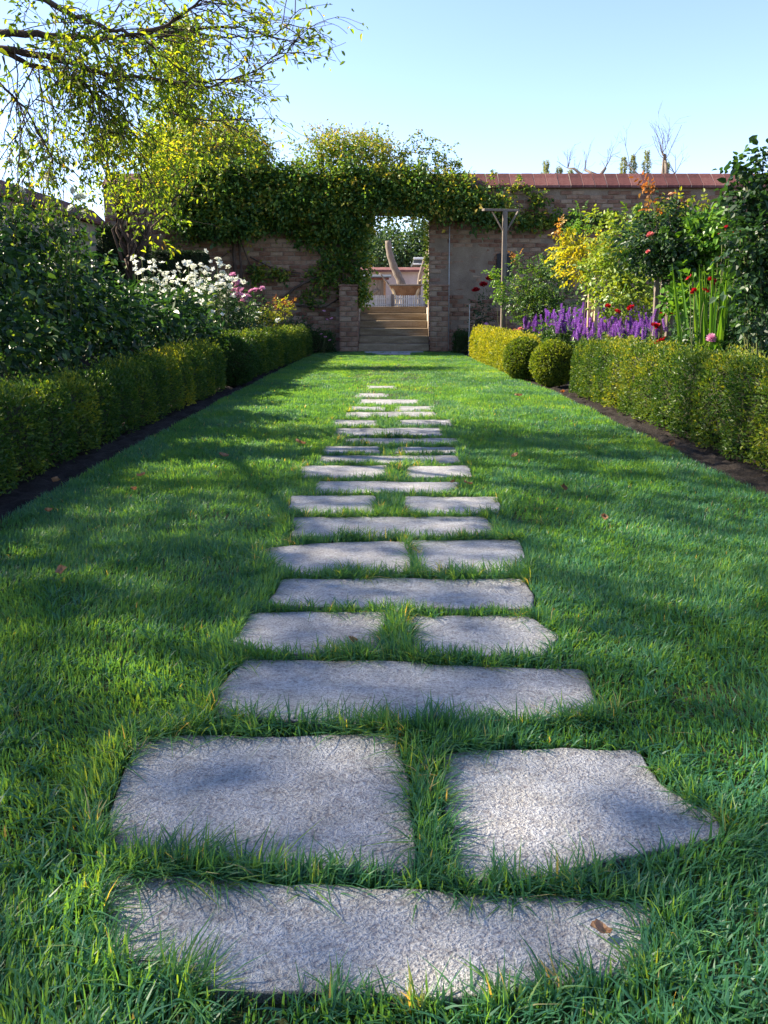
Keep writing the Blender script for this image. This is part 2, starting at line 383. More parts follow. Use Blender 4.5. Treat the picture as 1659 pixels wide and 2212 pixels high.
ys = np.arange(-4, 17.05, .1)
tag(obj('lawn', strip('lawn', ys, lawn_l(ys), lawn_r(ys), 30, -.012, M['thatch'], .012, 5, 2)), kind='structure')
ys = np.arange(.6, 17.2, .032)
tag(obj('soil_bed', strip('soil_bed', ys, np.full(len(ys), -2.75), lawn_l(ys) + .015, 44, -.035, M['soil'], .075, 16, 8)), kind='structure')
tag(obj('soil_bed', strip('soil_bed', ys, lawn_r(ys) - .015, np.full(len(ys), 2.95), 44, -.035, M['soil'], .075, 16, 9)), kind='structure')
ys = np.arange(-4, 17.3, .12)
tag(obj('planting_bed', strip('planting_bed', ys, np.full(len(ys), -6.3), np.full(len(ys), -2.7), 30, -.04, M['soil'], .08, 6, 18)), kind='structure')
tag(obj('planting_bed', strip('planting_bed', ys, np.full(len(ys), 2.9), np.full(len(ys), 9.0), 40, -.04, M['soil'], .08, 6, 19)), kind='structure')

# ------------------------------------------------------------------ path of granite slabs
SLABS = [
 [(-.45, 1.165), (-.32, 1.16), (-.14, 1.144), (.08, 1.129), (.27, 1.124), (.41, 1.11), (.36, 1.02), (.32, .985), (.10, .955), (-.21, .96), (-.37, 1.0), (-.418, 1.07)],
 [(-.532, 1.567), (-.426, 1.589), (-.149, 1.589), (.005, 1.592), (.026, 1.453), (.024, 1.205), (-.107, 1.205), (-.286, 1.228), (-.414, 1.245), (-.48, 1.273), (-.509, 1.393)],
 [(.152, 1.528), (.532, 1.54), (.524, 1.422), (.60, 1.333), (.594, 1.279), (.352, 1.215), (.27, 1.190), (.128, 1.178), (.125, 1.35)],
 [(-.367, 1.962), (-.043, 1.954), (.263, 1.928), (.504, 1.915), (.483, 1.708), (.178, 1.672), (-.122, 1.660), (-.363, 1.686), (-.414, 1.795)],
 [(-.397, 2.295), (-.029, 2.288), (-.035, 2.034), (-.248, 2.025), (-.417, 2.085)],
 [(.080, 2.262), (.418, 2.255), (.48, 2.135), (.40, 2.018), (.105, 2.015)],
 [(-.346, 2.584), (.462, 2.593), (.476, 2.443), (.44, 2.346), (-.007, 2.353), (-.36, 2.371)],
 [(-.471, 2.964), (-.218, 3.024), (.060, 3.034), (.070, 2.682), (-.257, 2.660), (-.40, 2.703)],
 [(.118, 3.045), (.530, 3.058), (.515, 2.782), (.43, 2.674), (.147, 2.675)],
 [(-.403, 3.381), (.433, 3.407), (.455, 3.208), (.40, 3.128), (-.38, 3.114)],
 [(-.457, 3.797), (-.082, 3.806), (-.075, 3.497), (-.438, 3.481)],
 [(.117, 3.797), (.542, 3.788), (.508, 3.498), (.119, 3.487)],
 [(-.369, 4.13), (.379, 4.107), (.349, 3.885), (-.347, 3.875)],
 [(-.501, 4.538), (-.014, 4.555), (-.013, 4.24), (-.457, 4.236)],
 [(.143, 4.538), (.476, 4.545), (.458, 4.252), (.144, 4.24)],
 [(-.418, 4.872), (.448, 4.872), (.43, 4.648), (-.402, 4.658)],
 [(-.412, 5.197), (-.072, 5.192), (-.07, 4.962), (-.394, 4.952)],
 [(.086, 5.197), (.476, 5.197), (.458, 4.964), (.082, 4.954)],
 [(-.304, 5.564), (.506, 5.564), (.489, 5.302), (-.293, 5.302)],
 [(-.388, 6.019), (.42, 6.018), (.402, 5.690), (-.367, 5.690)],
 [(-.432, 6.449), (-.097, 6.440), (-.094, 6.126), (-.413, 6.126)],
 [(.12, 6.487), (.533, 6.487), (.516, 6.170), (.116, 6.153)],
 [(-.35, 6.98), (.42, 6.97), (.42, 6.66), (-.33, 6.66)],
 [(-.36, 7.46), (-.03, 7.45), (-.03, 7.14), (-.35, 7.13)],
 [(.10, 7.47), (.45, 7.46), (.44, 7.15), (.10, 7.14)],
 [(-.30, 8.058), (.36, 8.036), (.35, 7.660), (-.28, 7.65)],
 [(-.34, 8.66), (.0, 8.66), (.0, 8.3), (-.32, 8.3)],
 [(-.22, 9.5), (.12, 9.5), (.1, 9.2), (-.2, 9.2)],
 [(-.30, 16.55), (.55, 16.6), (.5, 15.8), (-.2, 15.9)],
]
def resample(poly, n, seed, jit):
    P = np.array(poly + [poly[0]], float)
    d = np.concatenate([[0], np.cumsum(np.linalg.norm(np.diff(P, axis=0), axis=1))])
    t = np.arange(n) / n * d[-1]
    Q = np.stack([np.interp(t, d, P[:, 0]), np.interp(t, d, P[:, 1])], 1)
    Q = .25 * np.roll(Q, 1, 0) + .5 * Q + .25 * np.roll(Q, -1, 0)
    c = Q.mean(0); nrm = unit(Q - c)
    return Q + nrm * (jit * 2 * (vn(t * 14, t * 0 + seed, 4) - .5))[:, None] + nrm * (jit * .7 * (vn(t * 60, t * 0 + seed, 5) - .5))[:, None]
path = tag(obj('path', mesh('path', [(-.36, .5, -.019), (.42, .5, -.019), (.42, 17.0, -.019), (-.36, 17.0, -.019)], [np.array([[0, 1, 2, 3]])], M['soil'])), kind='structure')
OUT = []
for k, poly in enumerate(SLABS):
    n = 96
    Q = resample(poly, n, k * 3 + 1, .008); Q = Q + np.clip((Q - Q.mean(0)) * np.array([.3, .1]), -.022, .022); OUT.append(Q); c = Q.mean(0)
    mb = MB(); rings = []
    top = .004 + .006 * random.random() - (.010 if k >= 23 else 0)
    tx, ty = random.uniform(-.008, .008), random.uniform(-.010, .010)
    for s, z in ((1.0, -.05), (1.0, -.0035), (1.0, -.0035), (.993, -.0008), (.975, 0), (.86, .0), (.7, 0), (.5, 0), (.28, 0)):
        q = c + (Q - c) * s
        zz = z + top + (q[:, 0] - c[0]) * tx + (q[:, 1] - c[1]) * ty + (0 if z < -.03 else 1) * .007 * (fbm(q[:, 0] * 9, q[:, 1] * 9, 11 + k) - .5)
        rings.append(np.stack([q[:, 0], q[:, 1], zz], 1))
    V = np.concatenate(rings + [np.array([[c[0], c[1], top]])])
    j = np.arange(n); j2 = (j + 1) % n
    Qd = np.concatenate([np.stack([r * n + j, r * n + j2, (r + 1) * n + j2, (r + 1) * n + j], 1) for r in range(len(rings) - 1) if r != 1])
    T = np.stack([(len(rings) - 1) * n + j, (len(rings) - 1) * n + j2, np.full(n, len(V) - 1)], 1)
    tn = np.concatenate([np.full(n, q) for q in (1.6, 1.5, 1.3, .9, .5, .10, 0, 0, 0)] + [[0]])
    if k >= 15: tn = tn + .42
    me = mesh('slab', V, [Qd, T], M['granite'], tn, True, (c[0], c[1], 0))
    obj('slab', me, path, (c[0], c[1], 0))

# ------------------------------------------------------------------ grass
def inside(P, poly):
    x, y = P[:, 0], P[:, 1]; r = np.zeros(len(P), bool)
    a = poly; b = np.roll(poly, -1, 0)
    for (x1, y1), (x2, y2) in zip(a, b):
        if y1 == y2: continue
        r ^= ((y1 > y) != (y2 > y)) & (x < (x2 - x1) * (y - y1) / (y2 - y1) + x1)
    return r
def slab_mask(P, grow):
    m = np.zeros(len(P), bool)
    for k, Q in enumerate(OUT):
        c = Q.mean(0); e = Q + unit(Q - c) * (grow if k < 15 else grow - .02 if k < 22 else -.05)
        lo = e.min(0); hi = e.max(0)
        s = np.where((P[:, 0] > lo[0]) & (P[:, 0] < hi[0]) & (P[:, 1] > lo[1]) & (P[:, 1] < hi[1]))[0]
        if len(s): m[s[inside(P[s], e)]] = True
    return m
def blades(rng, P, h, w, lean, ang, tint, segs, z0=-.012):
    n = len(P); ts = np.linspace(0, 1, segs + 1)
    d = np.stack([np.cos(ang), np.sin(ang), np.zeros(n)], 1)
    fa = ang + math.pi / 2 + rng.normal(size=n) * .7
    sd = np.stack([np.cos(fa), np.sin(fa), np.zeros(n)], 1)
    root = np.stack([P[:, 0], P[:, 1], np.full(n, z0)], 1)
    cols = []
    for k, t in enumerate(ts):
        c = root + d * (lean * h * t ** 1.8)[:, None] + np.array([0, 0, 1.0]) * (h * (t - .35 * np.clip(lean, 0, 1.6) * t * t))[:, None]
        if k < segs:
            wk = (w * (1 - .55 * t * t) * .5)[:, None]
            cols += [c - sd * wk, c + sd * wk]
        else: cols.append(c)
    m = len(cols); V = np.stack(cols, 1).reshape(-1, 3); b = (np.arange(n) * m)[:, None, None]
    Q = (b + np.array([[2 * k, 2 * k + 1, 2 * k + 3, 2 * k + 2] for k in range(segs - 1)])[None]).reshape(-1, 4) if segs > 1 else np.zeros((0, 4), int)
    T = (b + np.array([[2 * segs - 2, 2 * segs - 1, 2 * segs]])[None]).reshape(-1, 3)
    return V, Q, T, np.repeat(np.clip(tint, 0, 1), m)
rng = np.random.default_rng(11)
GV, GQ, GT, GC = [], [], [], []; goff = 0
def push(b):
    global goff
    V, Q, T, t = b; GV.append(V); GQ.append(Q + goff); GT.append(T + goff); GC.append(t); goff += len(V)
# sheets of mown lawn: (y0, y1, blades per m2, width, segments)
for y0, y1, dens, w, seg in ((.55, 1.7, 27500, .0039, 3), (1.7, 3.2, 21000, .0043, 2), (3.2, 5.5, 13500, .0045, 2), (5.5, 9.0, 8500, .0054, 2), (9.0, 17.0, 6500, .0085, 1)):
    hx = min(2.0, .62 * y1 + .75)
    n = int(dens * (y1 - y0) * 2 * hx)
    P = np.stack([rng.uniform(-hx, hx, n), rng.uniform(y0, y1, n)], 1)
    P = P[(np.abs(P[:, 0]) < .56 * P[:, 1] + .95) & (P[:, 0] > lawn_l(P[:, 1])) & (P[:, 0] < lawn_r(P[:, 1]))]
    P = P[~slab_mask(P, .004)]; n = len(P)
    near = slab_mask(P, .07)
    cl = fbm(P[:, 0] * 5, P[:, 1] * 5, 31); big = fbm(P[:, 0] * 1.3, P[:, 1] * 1.3, 32)
    keep = (rng.random(n) < .55 + .6 * cl) & ~((P[:, 1] > 7) & (np.abs(P[:, 0] - .05) < .5) & (vn(P[:, 0] * 6, P[:, 1] * 5, 41) < .42) & (rng.random(n) < .75)); P, near, cl, big = P[keep], near[keep], cl[keep], big[keep]; n = len(P)
    h = (.026 + .018 * rng.random(n)) * (.7 + .6 * cl) * np.where(near, 1.05 + .6 * cl, 1) * (1 if y0 < 9 else .8)
    ang = 2 * math.pi * fbm(P[:, 0] * 2.2, P[:, 1] * 2.2, 33) * 2 + rng.normal(size=n) * 1.0
    lean = np.abs(.5 + .4 * rng.normal(size=n))
    t = .42 + .5 * (big - .5) + .35 * (cl - .5) + .14 * rng.normal(size=n)
    t = np.where(rng.random(n) < .004, 1.0, np.clip(t, 0, .90))
    push(blades(rng, P, h, w * (.7 + .6 * rng.random(n)), lean, ang, t, seg))
# long overhanging tufts along the slab edges
for k, Q in enumerate(OUT[:23]):
    c = Q.mean(0); per = np.linalg.norm(Q - np.roll(Q, 1, 0), axis=1).sum(); yy = c[1]
    nt_ = int(per * (66 if yy < 3.3 else 38))
    for _ in range(nt_):
        i = rng.integers(0, len(Q)); u = unit(Q[i] - c); p = Q[i] + u * rng.uniform(.0, .045)
        if vn(np.array([p[0] * 5]), np.array([p[1] * 5 + k]), 51)[0] < .40 or not (-1.7 < p[0] < 1.9): continue
        nb = int(rng.integers(10, 22))
        a0 = math.atan2(-u[1], -u[0]) if rng.random() < .6 else rng.uniform(0, 6.28)
        B = p + rng.normal(size=(nb, 2)) * .009
        f = .8 + .5 * vn(np.array([p[0] * 3]), np.array([p[1] * 3]), 52)[0]
        push(blades(rng, B, (.038 + .040 * rng.random(nb)) * f, np.full(nb, .0036 if yy < 3.3 else .0046), np.abs(.75 + .5 * rng.normal(size=nb)), a0 + rng.normal(size=nb) * 1.0,
                    .45 + .2 * rng.normal() + .15 * rng.normal(size=nb) + np.where(rng.random(nb) < .02, .5, 0), 3 if yy < 3.3 else 2))
for y0, y1, cnt in ((.6, 3.2, 420), (3.2, 7, 420)):
    for _ in range(cnt):
        y = rng.uniform(y0, y1); x = rng.uniform(-1, 1) * min(1.7, .52 * y + .25); nb = int(rng.integers(14, 30))
        Bp = np.array([x, y]) + rng.normal(size=(nb, 2)) * .014
        if slab_mask(np.array([[x, y]]), .02)[0]: continue
        dead = rng.random() < .08
        push(blades(rng, Bp, (.030 + .03 * rng.random(nb)) * (.8 if dead else 1.1), np.full(nb, .0028 if dead else .0052), np.abs((1.5 if dead else .8) + .5 * rng.normal(size=nb)), rng.uniform(0, 6.28, nb), np.full(nb, .97) if dead else .12 + .1 * rng.normal(size=nb) + rng.random() * .4, 3))
me = mesh('grass', np.concatenate(GV), [np.concatenate(GQ), np.concatenate(GT)], M['grass'], np.concatenate(GC))
tag(obj('grass', me), 'short green lawn grass with longer tufts around the slabs', 'grass', kind='stuff')
del GV, GQ, GT, GC

# ================================================================== BRICK WALLS
WY = 17.35            # front plane of the far wall
OX0, OX1 = -.62, .945  # doorway
BV = [bevel_box('brick', .248, .10, .080, .008, M['brick'], .006, s) for s in range(10)]
def pl_mask(x, z):     # pale render still clinging to the wall
    x = np.asarray(x, float); z = np.asarray(z, float)
    return (((x - 1.95) / .7) ** 2 + ((z - 1.75) / .75) ** 2 + 2.6 * (fbm(x * 2.6 + 3, z * 2.6, 77) - .5) < .8) | (fbm(x * 1.6 + 3, z * 1.9, 79) > .70)
def brick_spots(x0, x1, z0, z1, seed):
    r = random.Random(seed); out = []; row = 0; z = z0
    while z < z1 - .04:
        x = x0 + (.13 if row % 2 else .0)
        if row % 2: out.append((x0 + .062, z + .047, .48))
        while x < x1 - .05:
            wdt = min(.26, x1 - x)
            out.append((x + wdt / 2, z + .047, wdt / .26)); x += .26
        z += .094; row += 1
    return out
wall = empty('garden_wall', (0, WY, 0), 'weathered brick garden wall with red tile coping and doorway over steps', 'wall')
core = MB()
def core_grid(mb, x0, x1, z0, z1, y, thick):
    nx, nz = max(2, int((x1 - x0) / .12)), max(2, int((z1 - z0) / .12))
    X, Z = np.meshgrid(np.linspace(x0, x1, nx), np.linspace(z0, z1, nz))
    ed = (X > x0 + .01) & (X < x1 - .01)
    Yg = y + np.where(ed, .010 * (fbm(X * 5, Z * 5, 61) - .5) - .008 * pl_mask(X, Z), 0)
    V = np.stack([X, Yg, Z], -1).reshape(-1, 3)
    i = np.arange(nz - 1)[:, None] * nx; j = np.arange(nx - 1)[None]
    mb.add(V, np.stack([i + j, i + j + 1, i + nx + j + 1, i + nx + j], -1).reshape(-1, 4))
    mb.add([(x0, y, z0), (x0, y, z1), (x0, y + thick, z1), (x0, y + thick, z0), (x1, y, z0), (x1, y, z1), (x1, y + thick, z1), (x1, y + thick, z0)],
           [(0, 1, 2, 3), (4, 7, 6, 5), (3, 2, 6, 7), (1, 5, 6, 2)])
core_grid(core, -6.2, OX0, 0, 3.55, WY, .45); core_grid(core, OX1, 9.2, 0, 3.55, WY, .45); core_grid(core, OX0 + .002, OX1 - .002, 3.0, 3.545, WY + .004, .44)
obj('mortar_bed', core.build('mortar_bed', M['mortar'], True, (0, WY, 0)), wall)
spots = brick_spots(-6.2, OX0, .02, 3.5, 1) + brick_spots(OX1, 9.2, .02, 3.5, 2)
def score(s):
    x, z, w = s
    return (0 if (1.0 < x < 4.2 and .5 < z < 2.95) else 1 if (-3.5 < x < -.7 and .3 < z < 2.2) else 2, random.random())
spots = [s for s in spots if random.random() > .015]
spots.sort(key=score)
rest = MB(); cube_v = None
for k, (x, z, w) in enumerate(spots):
    sunk = random.choice((.017, .017, .017, .008)) if pl_mask(x, z) else 0
    dy = random.uniform(-.011, .004) + sunk + (.018 if random.random() < .06 else 0)
    sc = (w * random.uniform(.975, 1.0), 1, random.uniform(.93, 1.02)); rt = (random.uniform(-.008, .008), random.uniform(-.02, .02), random.uniform(-.012, .012))
    if k < 300:
        obj('brick', BV[k % 10], wall, (x, .040 + dy, z), rt, sc)
    else:
        me = BV[k % 10]
        V = np.array([v.co for v in me.vertices]) * np.array(sc) + np.array([x, WY + .040 + dy, z])
        Q = [tuple(p.vertices) for p in me.polygons if len(p.vertices) == 4]; T = [tuple(p.vertices) for p in me.polygons if len(p.vertices) == 3]
        rest.add(V, Q, T, random.random())
tag(obj('brickwork', rest.build('brickwork', M['bricks'], False, (0, WY, 0)), wall), kind='stuff')
# coping tiles: pitched, one by one
def tile_mesh(name):
    bm = bmesh.new()
    prof = [(-.09, -.01), (-.085, .045), (.225, .345), (.535, .045), (.54, -.01)]   # y, z across the wall
    for x in (-.127, .127):
        for y, z in prof: bm.verts.new((x, y, z))
    bm.verts.ensure_lookup_table(); n = 5
    bm.faces.new(bm.verts[:5]); bm.faces.new(bm.verts[5:][::-1])
    for k in range(n): bm.faces.new([bm.verts[k], bm.verts[5 + k], bm.verts[5 + (k + 1) % n], bm.verts[(k + 1) % n]])
    bmesh.ops.recalc_face_normals(bm, faces=bm.faces[:]); bmesh.ops.bevel(bm, geom=bm.edges[:], offset=.006, segments=1, affect='EDGES')
    me = bpy.data.meshes.new(name); bm.to_mesh(me); bm.free(); me.materials.append(M['tile']); return me
TM = tile_mesh('coping_tile')
x = -6.2
while x < 9.1:
    obj('coping_tile', TM, wall, (x + .13, random.uniform(-.004, .004), 3.555 + random.uniform(-.003, .003)), (random.uniform(-.006, .006), 0, random.uniform(-.008, .008))); x += .262
prof = [(-.082, .0), (-.079, .041), (.225, .338), (.529, .041), (.532, .0)]
mb = MB().add([(x_, y_, 3.553 + z_) for x_ in (-6.19, 9.14) for y_, z_ in prof], [(k, k + 1, k + 6, k + 5) for k in range(4)])
mb.box(-6.2, 9.15, .0, .45, 3.55, 3.60)
obj('coping_bed', mb.build('coping_bed', M['plaster']), wall)

# cheek pillars beside the steps
for (x0, x1, lab) in ((-1.03, -.625, 'low brick pillar beside the steps under the hanging creeper'), (.95, 1.345, 'low brick pillar beside the steps next to the thin wall pipe')):
    p = empty('brick_pillar', ((x0 + x1) / 2, 17.1, 0), lab, 'pillar', 'pillars flanking the steps')
    cx = (x0 + x1) / 2; hw = (x1 - x0) / 2
    obj('mortar_bed', MB().box(-hw + .012, hw - .012, -.188, .235, 0, 1.42).build('mortar_bed', M['mortar']), p)
    z = .005; row = 0
    while z < 1.36:
        hgt = .104
        for k in (0, 1):     # two bricks across the front, alternating long and short
            cut = .64 if (row + k) % 2 == 0 else .36
            w_ = cut * hw * 2 - .012
            xc = -hw + w_ / 2 + .003 if k == 0 else hw - w_ / 2 - .003
            obj('brick', BV[random.randrange(10)], p, (xc + random.uniform(-.003, .003), -.15 + random.uniform(-.007, .005), z + .05), (0, random.uniform(-.02, .02), random.uniform(-.02, .02)), (w_ / .248, 1, 1.17 * random.uniform(.94, 1.0)))
        for sx in (-1, 1):
            obj('brick', BV[random.randrange(10)], p, (sx * (hw - .046) + random.uniform(-.004, .004), .07, z + .05), (0, 0, R(90)), (1.28, 1, 1.16 * random.uniform(.94, 1.0)))
        z += .1095; row += 1
    obj('cap', bevel_box('cap', hw * 2 + .03, .46, .045, .008, M['brick'], .004, 5), p, (0, .02, 1.435))

# steps
st = empty('stone_steps', (.16, 17.0, 0), 'flight of six worn tan stone steps up through the wall doorway', 'steps')
for k in range(6):
    z1 = .167 + .1646 * k; y0 = .0 + .3 * k
    w = 1.56 if k == 0 else 1.555
    me = bevel_box('step', w, 1.9 - y0 if k < 5 else .8, .158, .012, M['step'], .004, 40 + k, 2)
    d = (1.9 - y0 if k < 5 else .8)
    obj('step', me, st, (0, y0 + d / 2, z1 - .080))
tb = MB()
tb.box(-60, OX0 - .001, WY + .452, 17.9 + 200, -.07, .965); tb.box(OX1 + .001, 60, WY + .452, 17.9 + 200, -.07, .965); tb.box(OX0, OX1, 18.9, 217.9, -.07, .968)
tag(obj('terrace', tb.build('terrace', M['gravel'])), kind='structure')
tag(obj('landing', bevel_box('landing', 1.3, .5, .04, .01, M['granite'], .004, 3), None, (.16, 16.85, -.012)), kind='structure')

# thin pipe, dark panel on the wall
pz = wp(968, 480, 17.2)
pp = MB().tube([(1.385, WY - .045, .02), (1.385, WY - .045, pz[1])], .011, 8).build('wall_pipe', M['zinc'], True, (1.385, WY - .045, 0))
tag(obj('wall_pipe', pp, None, (1.385, WY - .045, 0)), 'thin grey vertical pipe fixed to the brick wall beside the pillar', 'pipe')
xa, za = wp(1074, 602, 17.2); xb, zb = wp(1109, 547, 17.2)
sh = empty('wall_panel', ((xa + xb) / 2, WY - .03, za), 'small black metal panel on the brick wall behind the timber post', 'panel')
obj('plate', bevel_box('plate', xb - xa, .04, zb - za, .004, M['iron']), sh, (0, 0, (zb - za) / 2))
for sx in (-1, 1):
    for q in (.3, .45):
        obj('bolt', bevel_box('bolt', .018, .012, .018, .004, M['zinc']), sh, (sx * .06, -.025, q * (zb - za) + .05))

# left boundary wall, plastered, with tiles
LW = -6.2
lw = empty('boundary_wall', (LW, 10, 0), 'plastered tan boundary wall with red coping beyond the flower bed', 'wall')
mb = MB(); yy = np.linspace(-4.0, 7.3, 90) ; zz = np.linspace(0, 2.72, 22)
Yg, Zg = np.meshgrid(yy, zz); Xg = .02 * (fbm(Yg * 3, Zg * 3, 91) - .5)
nx = len(yy); i = np.arange(len(zz) - 1)[:, None] * nx; j = np.arange(nx - 1)[None]
mb.add(np.stack([Xg, Yg, Zg], -1).reshape(-1, 3), np.stack([i + j, i + j + 1, i + nx + j + 1, i + nx + j], -1).reshape(-1, 4))
mb.box(-.4, -.02, -4.0, 7.3, 0, 2.715)
obj('plaster', mb.build('plaster', M['plaster'], True), lw)
for k in range(43):
    obj('coping_tile', TM, lw, (.03, -3.9 + k * .262, 2.715), (0, 0, R(90)))
tr = empty('trellis', (LW + .05, 15.2, 0), 'brown slatted timber trellis against the plastered boundary wall', 'trellis')
for k in range(8):
    obj('slat', bevel_box('slat', .025, .05, 1.9, .003, M['brownwood']), tr, (.02, -.5 + k * .14, 1.25))
for z in (.5, 2.0): obj('rail', bevel_box('rail', .03, 1.15, .05, .003, M['brownwood']), tr, (-.012, 0, z))
obj('cap', bevel_box('cap', .12, 1.25, .06, .005, M['greywood']), tr, (.01, 0, 2.24))

# ================================================================== HEDGES
def hedge(name, label, cat, pts, a, hts, dens, L, seed, mat, tint=(.35, .22), group=None, shaggy=.075, lobe=.42):
    """clipped hedge along pts; a half width; hts height along it"""
    rg = np.random.default_rng(seed); pts = np.array(pts, float); hts = np.array(hts, float)
    sl_ = np.concatenate([[0], np.cumsum(np.linalg.norm(np.diff(pts, axis=0), axis=1))]); Lt = sl_[-1]
    root = empty(name, (pts[0, 0], pts[0, 1], 0), label, cat, group)
    def surf(s, ph, inset=0.0):
        x = np.interp(s, sl_, pts[:, 0]); y = np.interp(s, sl_, pts[:, 1]); hh = np.interp(s, sl_, hts)
        dx = np.interp(s + .01, sl_, pts[:, 0]) - np.interp(s - .01, sl_, pts[:, 0]); dy = np.interp(s + .01, sl_, pts[:, 1]) - np.interp(s - .01, sl_, pts[:, 1])
        d = unit(np.stack([dx, dy, 0 * dx], -1)); nrm = np.stack([d[..., 1], -d[..., 0], 0 * dx], -1)
        cs, sn = np.cos(ph), np.sin(ph); e = .45
        lobes = np.abs(np.sin(math.pi * (s / lobe + .25 * vn(s * 1.3, s * 0, seed)))) ** .6
        bul = .71 + .28 * lobes + .22 * (fbm(s * 3.0 + 9, ph * 2, seed + 1) - .5)
        endt = np.clip(1 - np.abs((s / Lt) * 2 - 1), 0, 1) * Lt / 2
        capf = np.clip(1 - np.clip((.10 - endt) / .10, 0, 1) ** 3, .05, 1)
        rx = np.sign(cs) * np.abs(cs) ** e * (a * bul * capf - inset)
        topn = 1 + .14 * (fbm(s * 2.6, ph, seed + 2) - .5) + .06 * (lobes - .6)
        rz = np.abs(sn) ** e * (hh * topn * (.5 + .5 * capf) - inset)
        P = np.stack([x, y, 0 * x], -1) + nrm * rx[..., None]; P[..., 2] += rz
        N = nrm * (np.sign(cs) * np.abs(cs) ** .8)[..., None]; N[..., 2] += np.abs(sn) ** 1.4
        endd = np.where(s < Lt / 2, -1, 1) * (endt < .08)
        return P, unit(N + d * endd[..., None] * 1.2)
    # closed dark filler core, shadow inside the hedge put into its colour
    sg = np.linspace(.05, Lt - .05, max(6, int(Lt / .12))); pg = np.linspace(.02, math.pi - .02, 15)
    Sg, Pg = np.meshgrid(sg, pg, indexing='ij'); Pc, _ = surf(Sg, Pg, .035)
    n2 = len(pg); i = np.arange(len(sg) - 1)[:, None] * n2; j = np.arange(n2 - 1)[None]
    mb = MB().add(Pc.reshape(-1, 3), np.stack([i + j, i + j + 1, i + n2 + j + 1, i + n2 + j], -1).reshape(-1, 4))
    obj('twigs', mb.build('twigs', M['hedgecore'], True, (pts[0, 0], pts[0, 1], 0)), root)
    # foliage
    n = int(dens * Lt * (2 * np.mean(hts) + 1.6 * a))
    s = rg.uniform(0, Lt, n)
    # share angle range by side lengths
    hm = np.mean(hts); u = rg.uniform(0, 2 * hm + 2 * a, n)
    def ang(u):   # arc position -> superellipse angle
        o = np.empty_like(u); e = 1 / .45
        f = u < hm; o[f] = np.arcsin(np.clip((u[f] / hm), 0, 1) ** e) * .5 + .0
        zt = np.clip(u / hm, 0, .999) ** e
        o = np.where(u < hm, np.arctan2(zt, np.sqrt(np.clip(1 - zt ** 2, 0, 1))), 0)
        m = (u >= hm) & (u < hm + 2 * a); xt = np.clip(1 - (u - hm) / a, -.999, .999); xe = np.sign(xt) * np.abs(xt) ** e
        o = np.where(m, np.arccos(xe), o)
        z2 = np.clip((2 * hm + 2 * a - u) / hm, 0, .999) ** e
        return np.where(u >= hm + 2 * a, math.pi - np.arctan2(z2, np.sqrt(1 - z2 ** 2)), o)
    ph = ang(u)
    P, N = surf(s, ph)
    dep = rg.random(n)
    P = P + N * (.03 - dep ** 1.3 * .10)[:, None]
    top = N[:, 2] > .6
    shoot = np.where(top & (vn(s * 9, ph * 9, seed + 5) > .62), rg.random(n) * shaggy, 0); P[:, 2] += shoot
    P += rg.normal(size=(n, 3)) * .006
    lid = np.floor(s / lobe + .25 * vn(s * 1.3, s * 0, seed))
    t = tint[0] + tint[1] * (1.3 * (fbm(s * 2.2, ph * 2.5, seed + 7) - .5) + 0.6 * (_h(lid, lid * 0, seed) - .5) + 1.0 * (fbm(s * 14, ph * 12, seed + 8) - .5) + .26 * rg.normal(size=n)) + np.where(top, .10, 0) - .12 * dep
    D = N * .75 + rdir(rg, n) * .75 + np.array([0, 0, .25])
    Nn = rdir(rg, n) + N * .6
    Ls = L * (.6 + .8 * rg.random(n))
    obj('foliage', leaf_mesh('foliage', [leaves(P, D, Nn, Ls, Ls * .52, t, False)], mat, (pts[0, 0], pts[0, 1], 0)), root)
    return root
M['hedgecore'] = rock_mat('hedgecore', (.014, .020, .008), (.04, .045, .018), scale=20, fine=90, bump=.8)  # dark fill for hedges and clipped bushes, their inner shadow put into the colour

hedge('clipped_hedge', 'long clipped green hedge below the big leafy shrub and white flowers', 'hedge', [(-2.20, 1.6), (-2.22, 5.6), (-2.13, 9.3)], .21, [.43, .44, .49], 8800, .026, 3, M['hedge'], (.58, .42))
hedge('clipped_hedge', 'clipped hedge running from the round bush to the wall by the white flowers', 'hedge', [(-2.08, 10.0), (-1.90, 13.6), (-1.78, 16.2)], .20, [.56, .52, .50], 5200, .036, 4, M['hedge'], (.58, .32))
hedge('clipped_hedge', 'long clipped green hedge with yellow patches below the tall dark rose', 'hedge', [(2.50, 1.8), (2.45, 4.5), (2.36, 8.95)], .23, [.58, .59, .53], 8200, .026, 5, M['hedge'], (.62, .46))
hedge('clipped_hedge', 'sunlit golden yellow clipped hedge between the round bushes and the wall', 'hedge', [(1.98, 10.7), (1.84, 15.3)], .19, [.50, .50], 5200, .036, 6, M['goldhedge'], (.55, .3))
hedge('low_hedge', 'short dark green hedge at the wall foot by the thin pipe', 'hedge', [(1.42, 16.45), (2.3, 16.55)], .16, [.42, .42], 4500, .034, 7, M['hedge'], (.15, .15))
hedge('low_hedge', 'short dark green hedge at the wall foot by the creeper pillar', 'hedge', [(-1.85, 16.5), (-1.10, 16.55)], .14, [.42, .40], 4500, .034, 8, M['hedge'], (.2, .2))
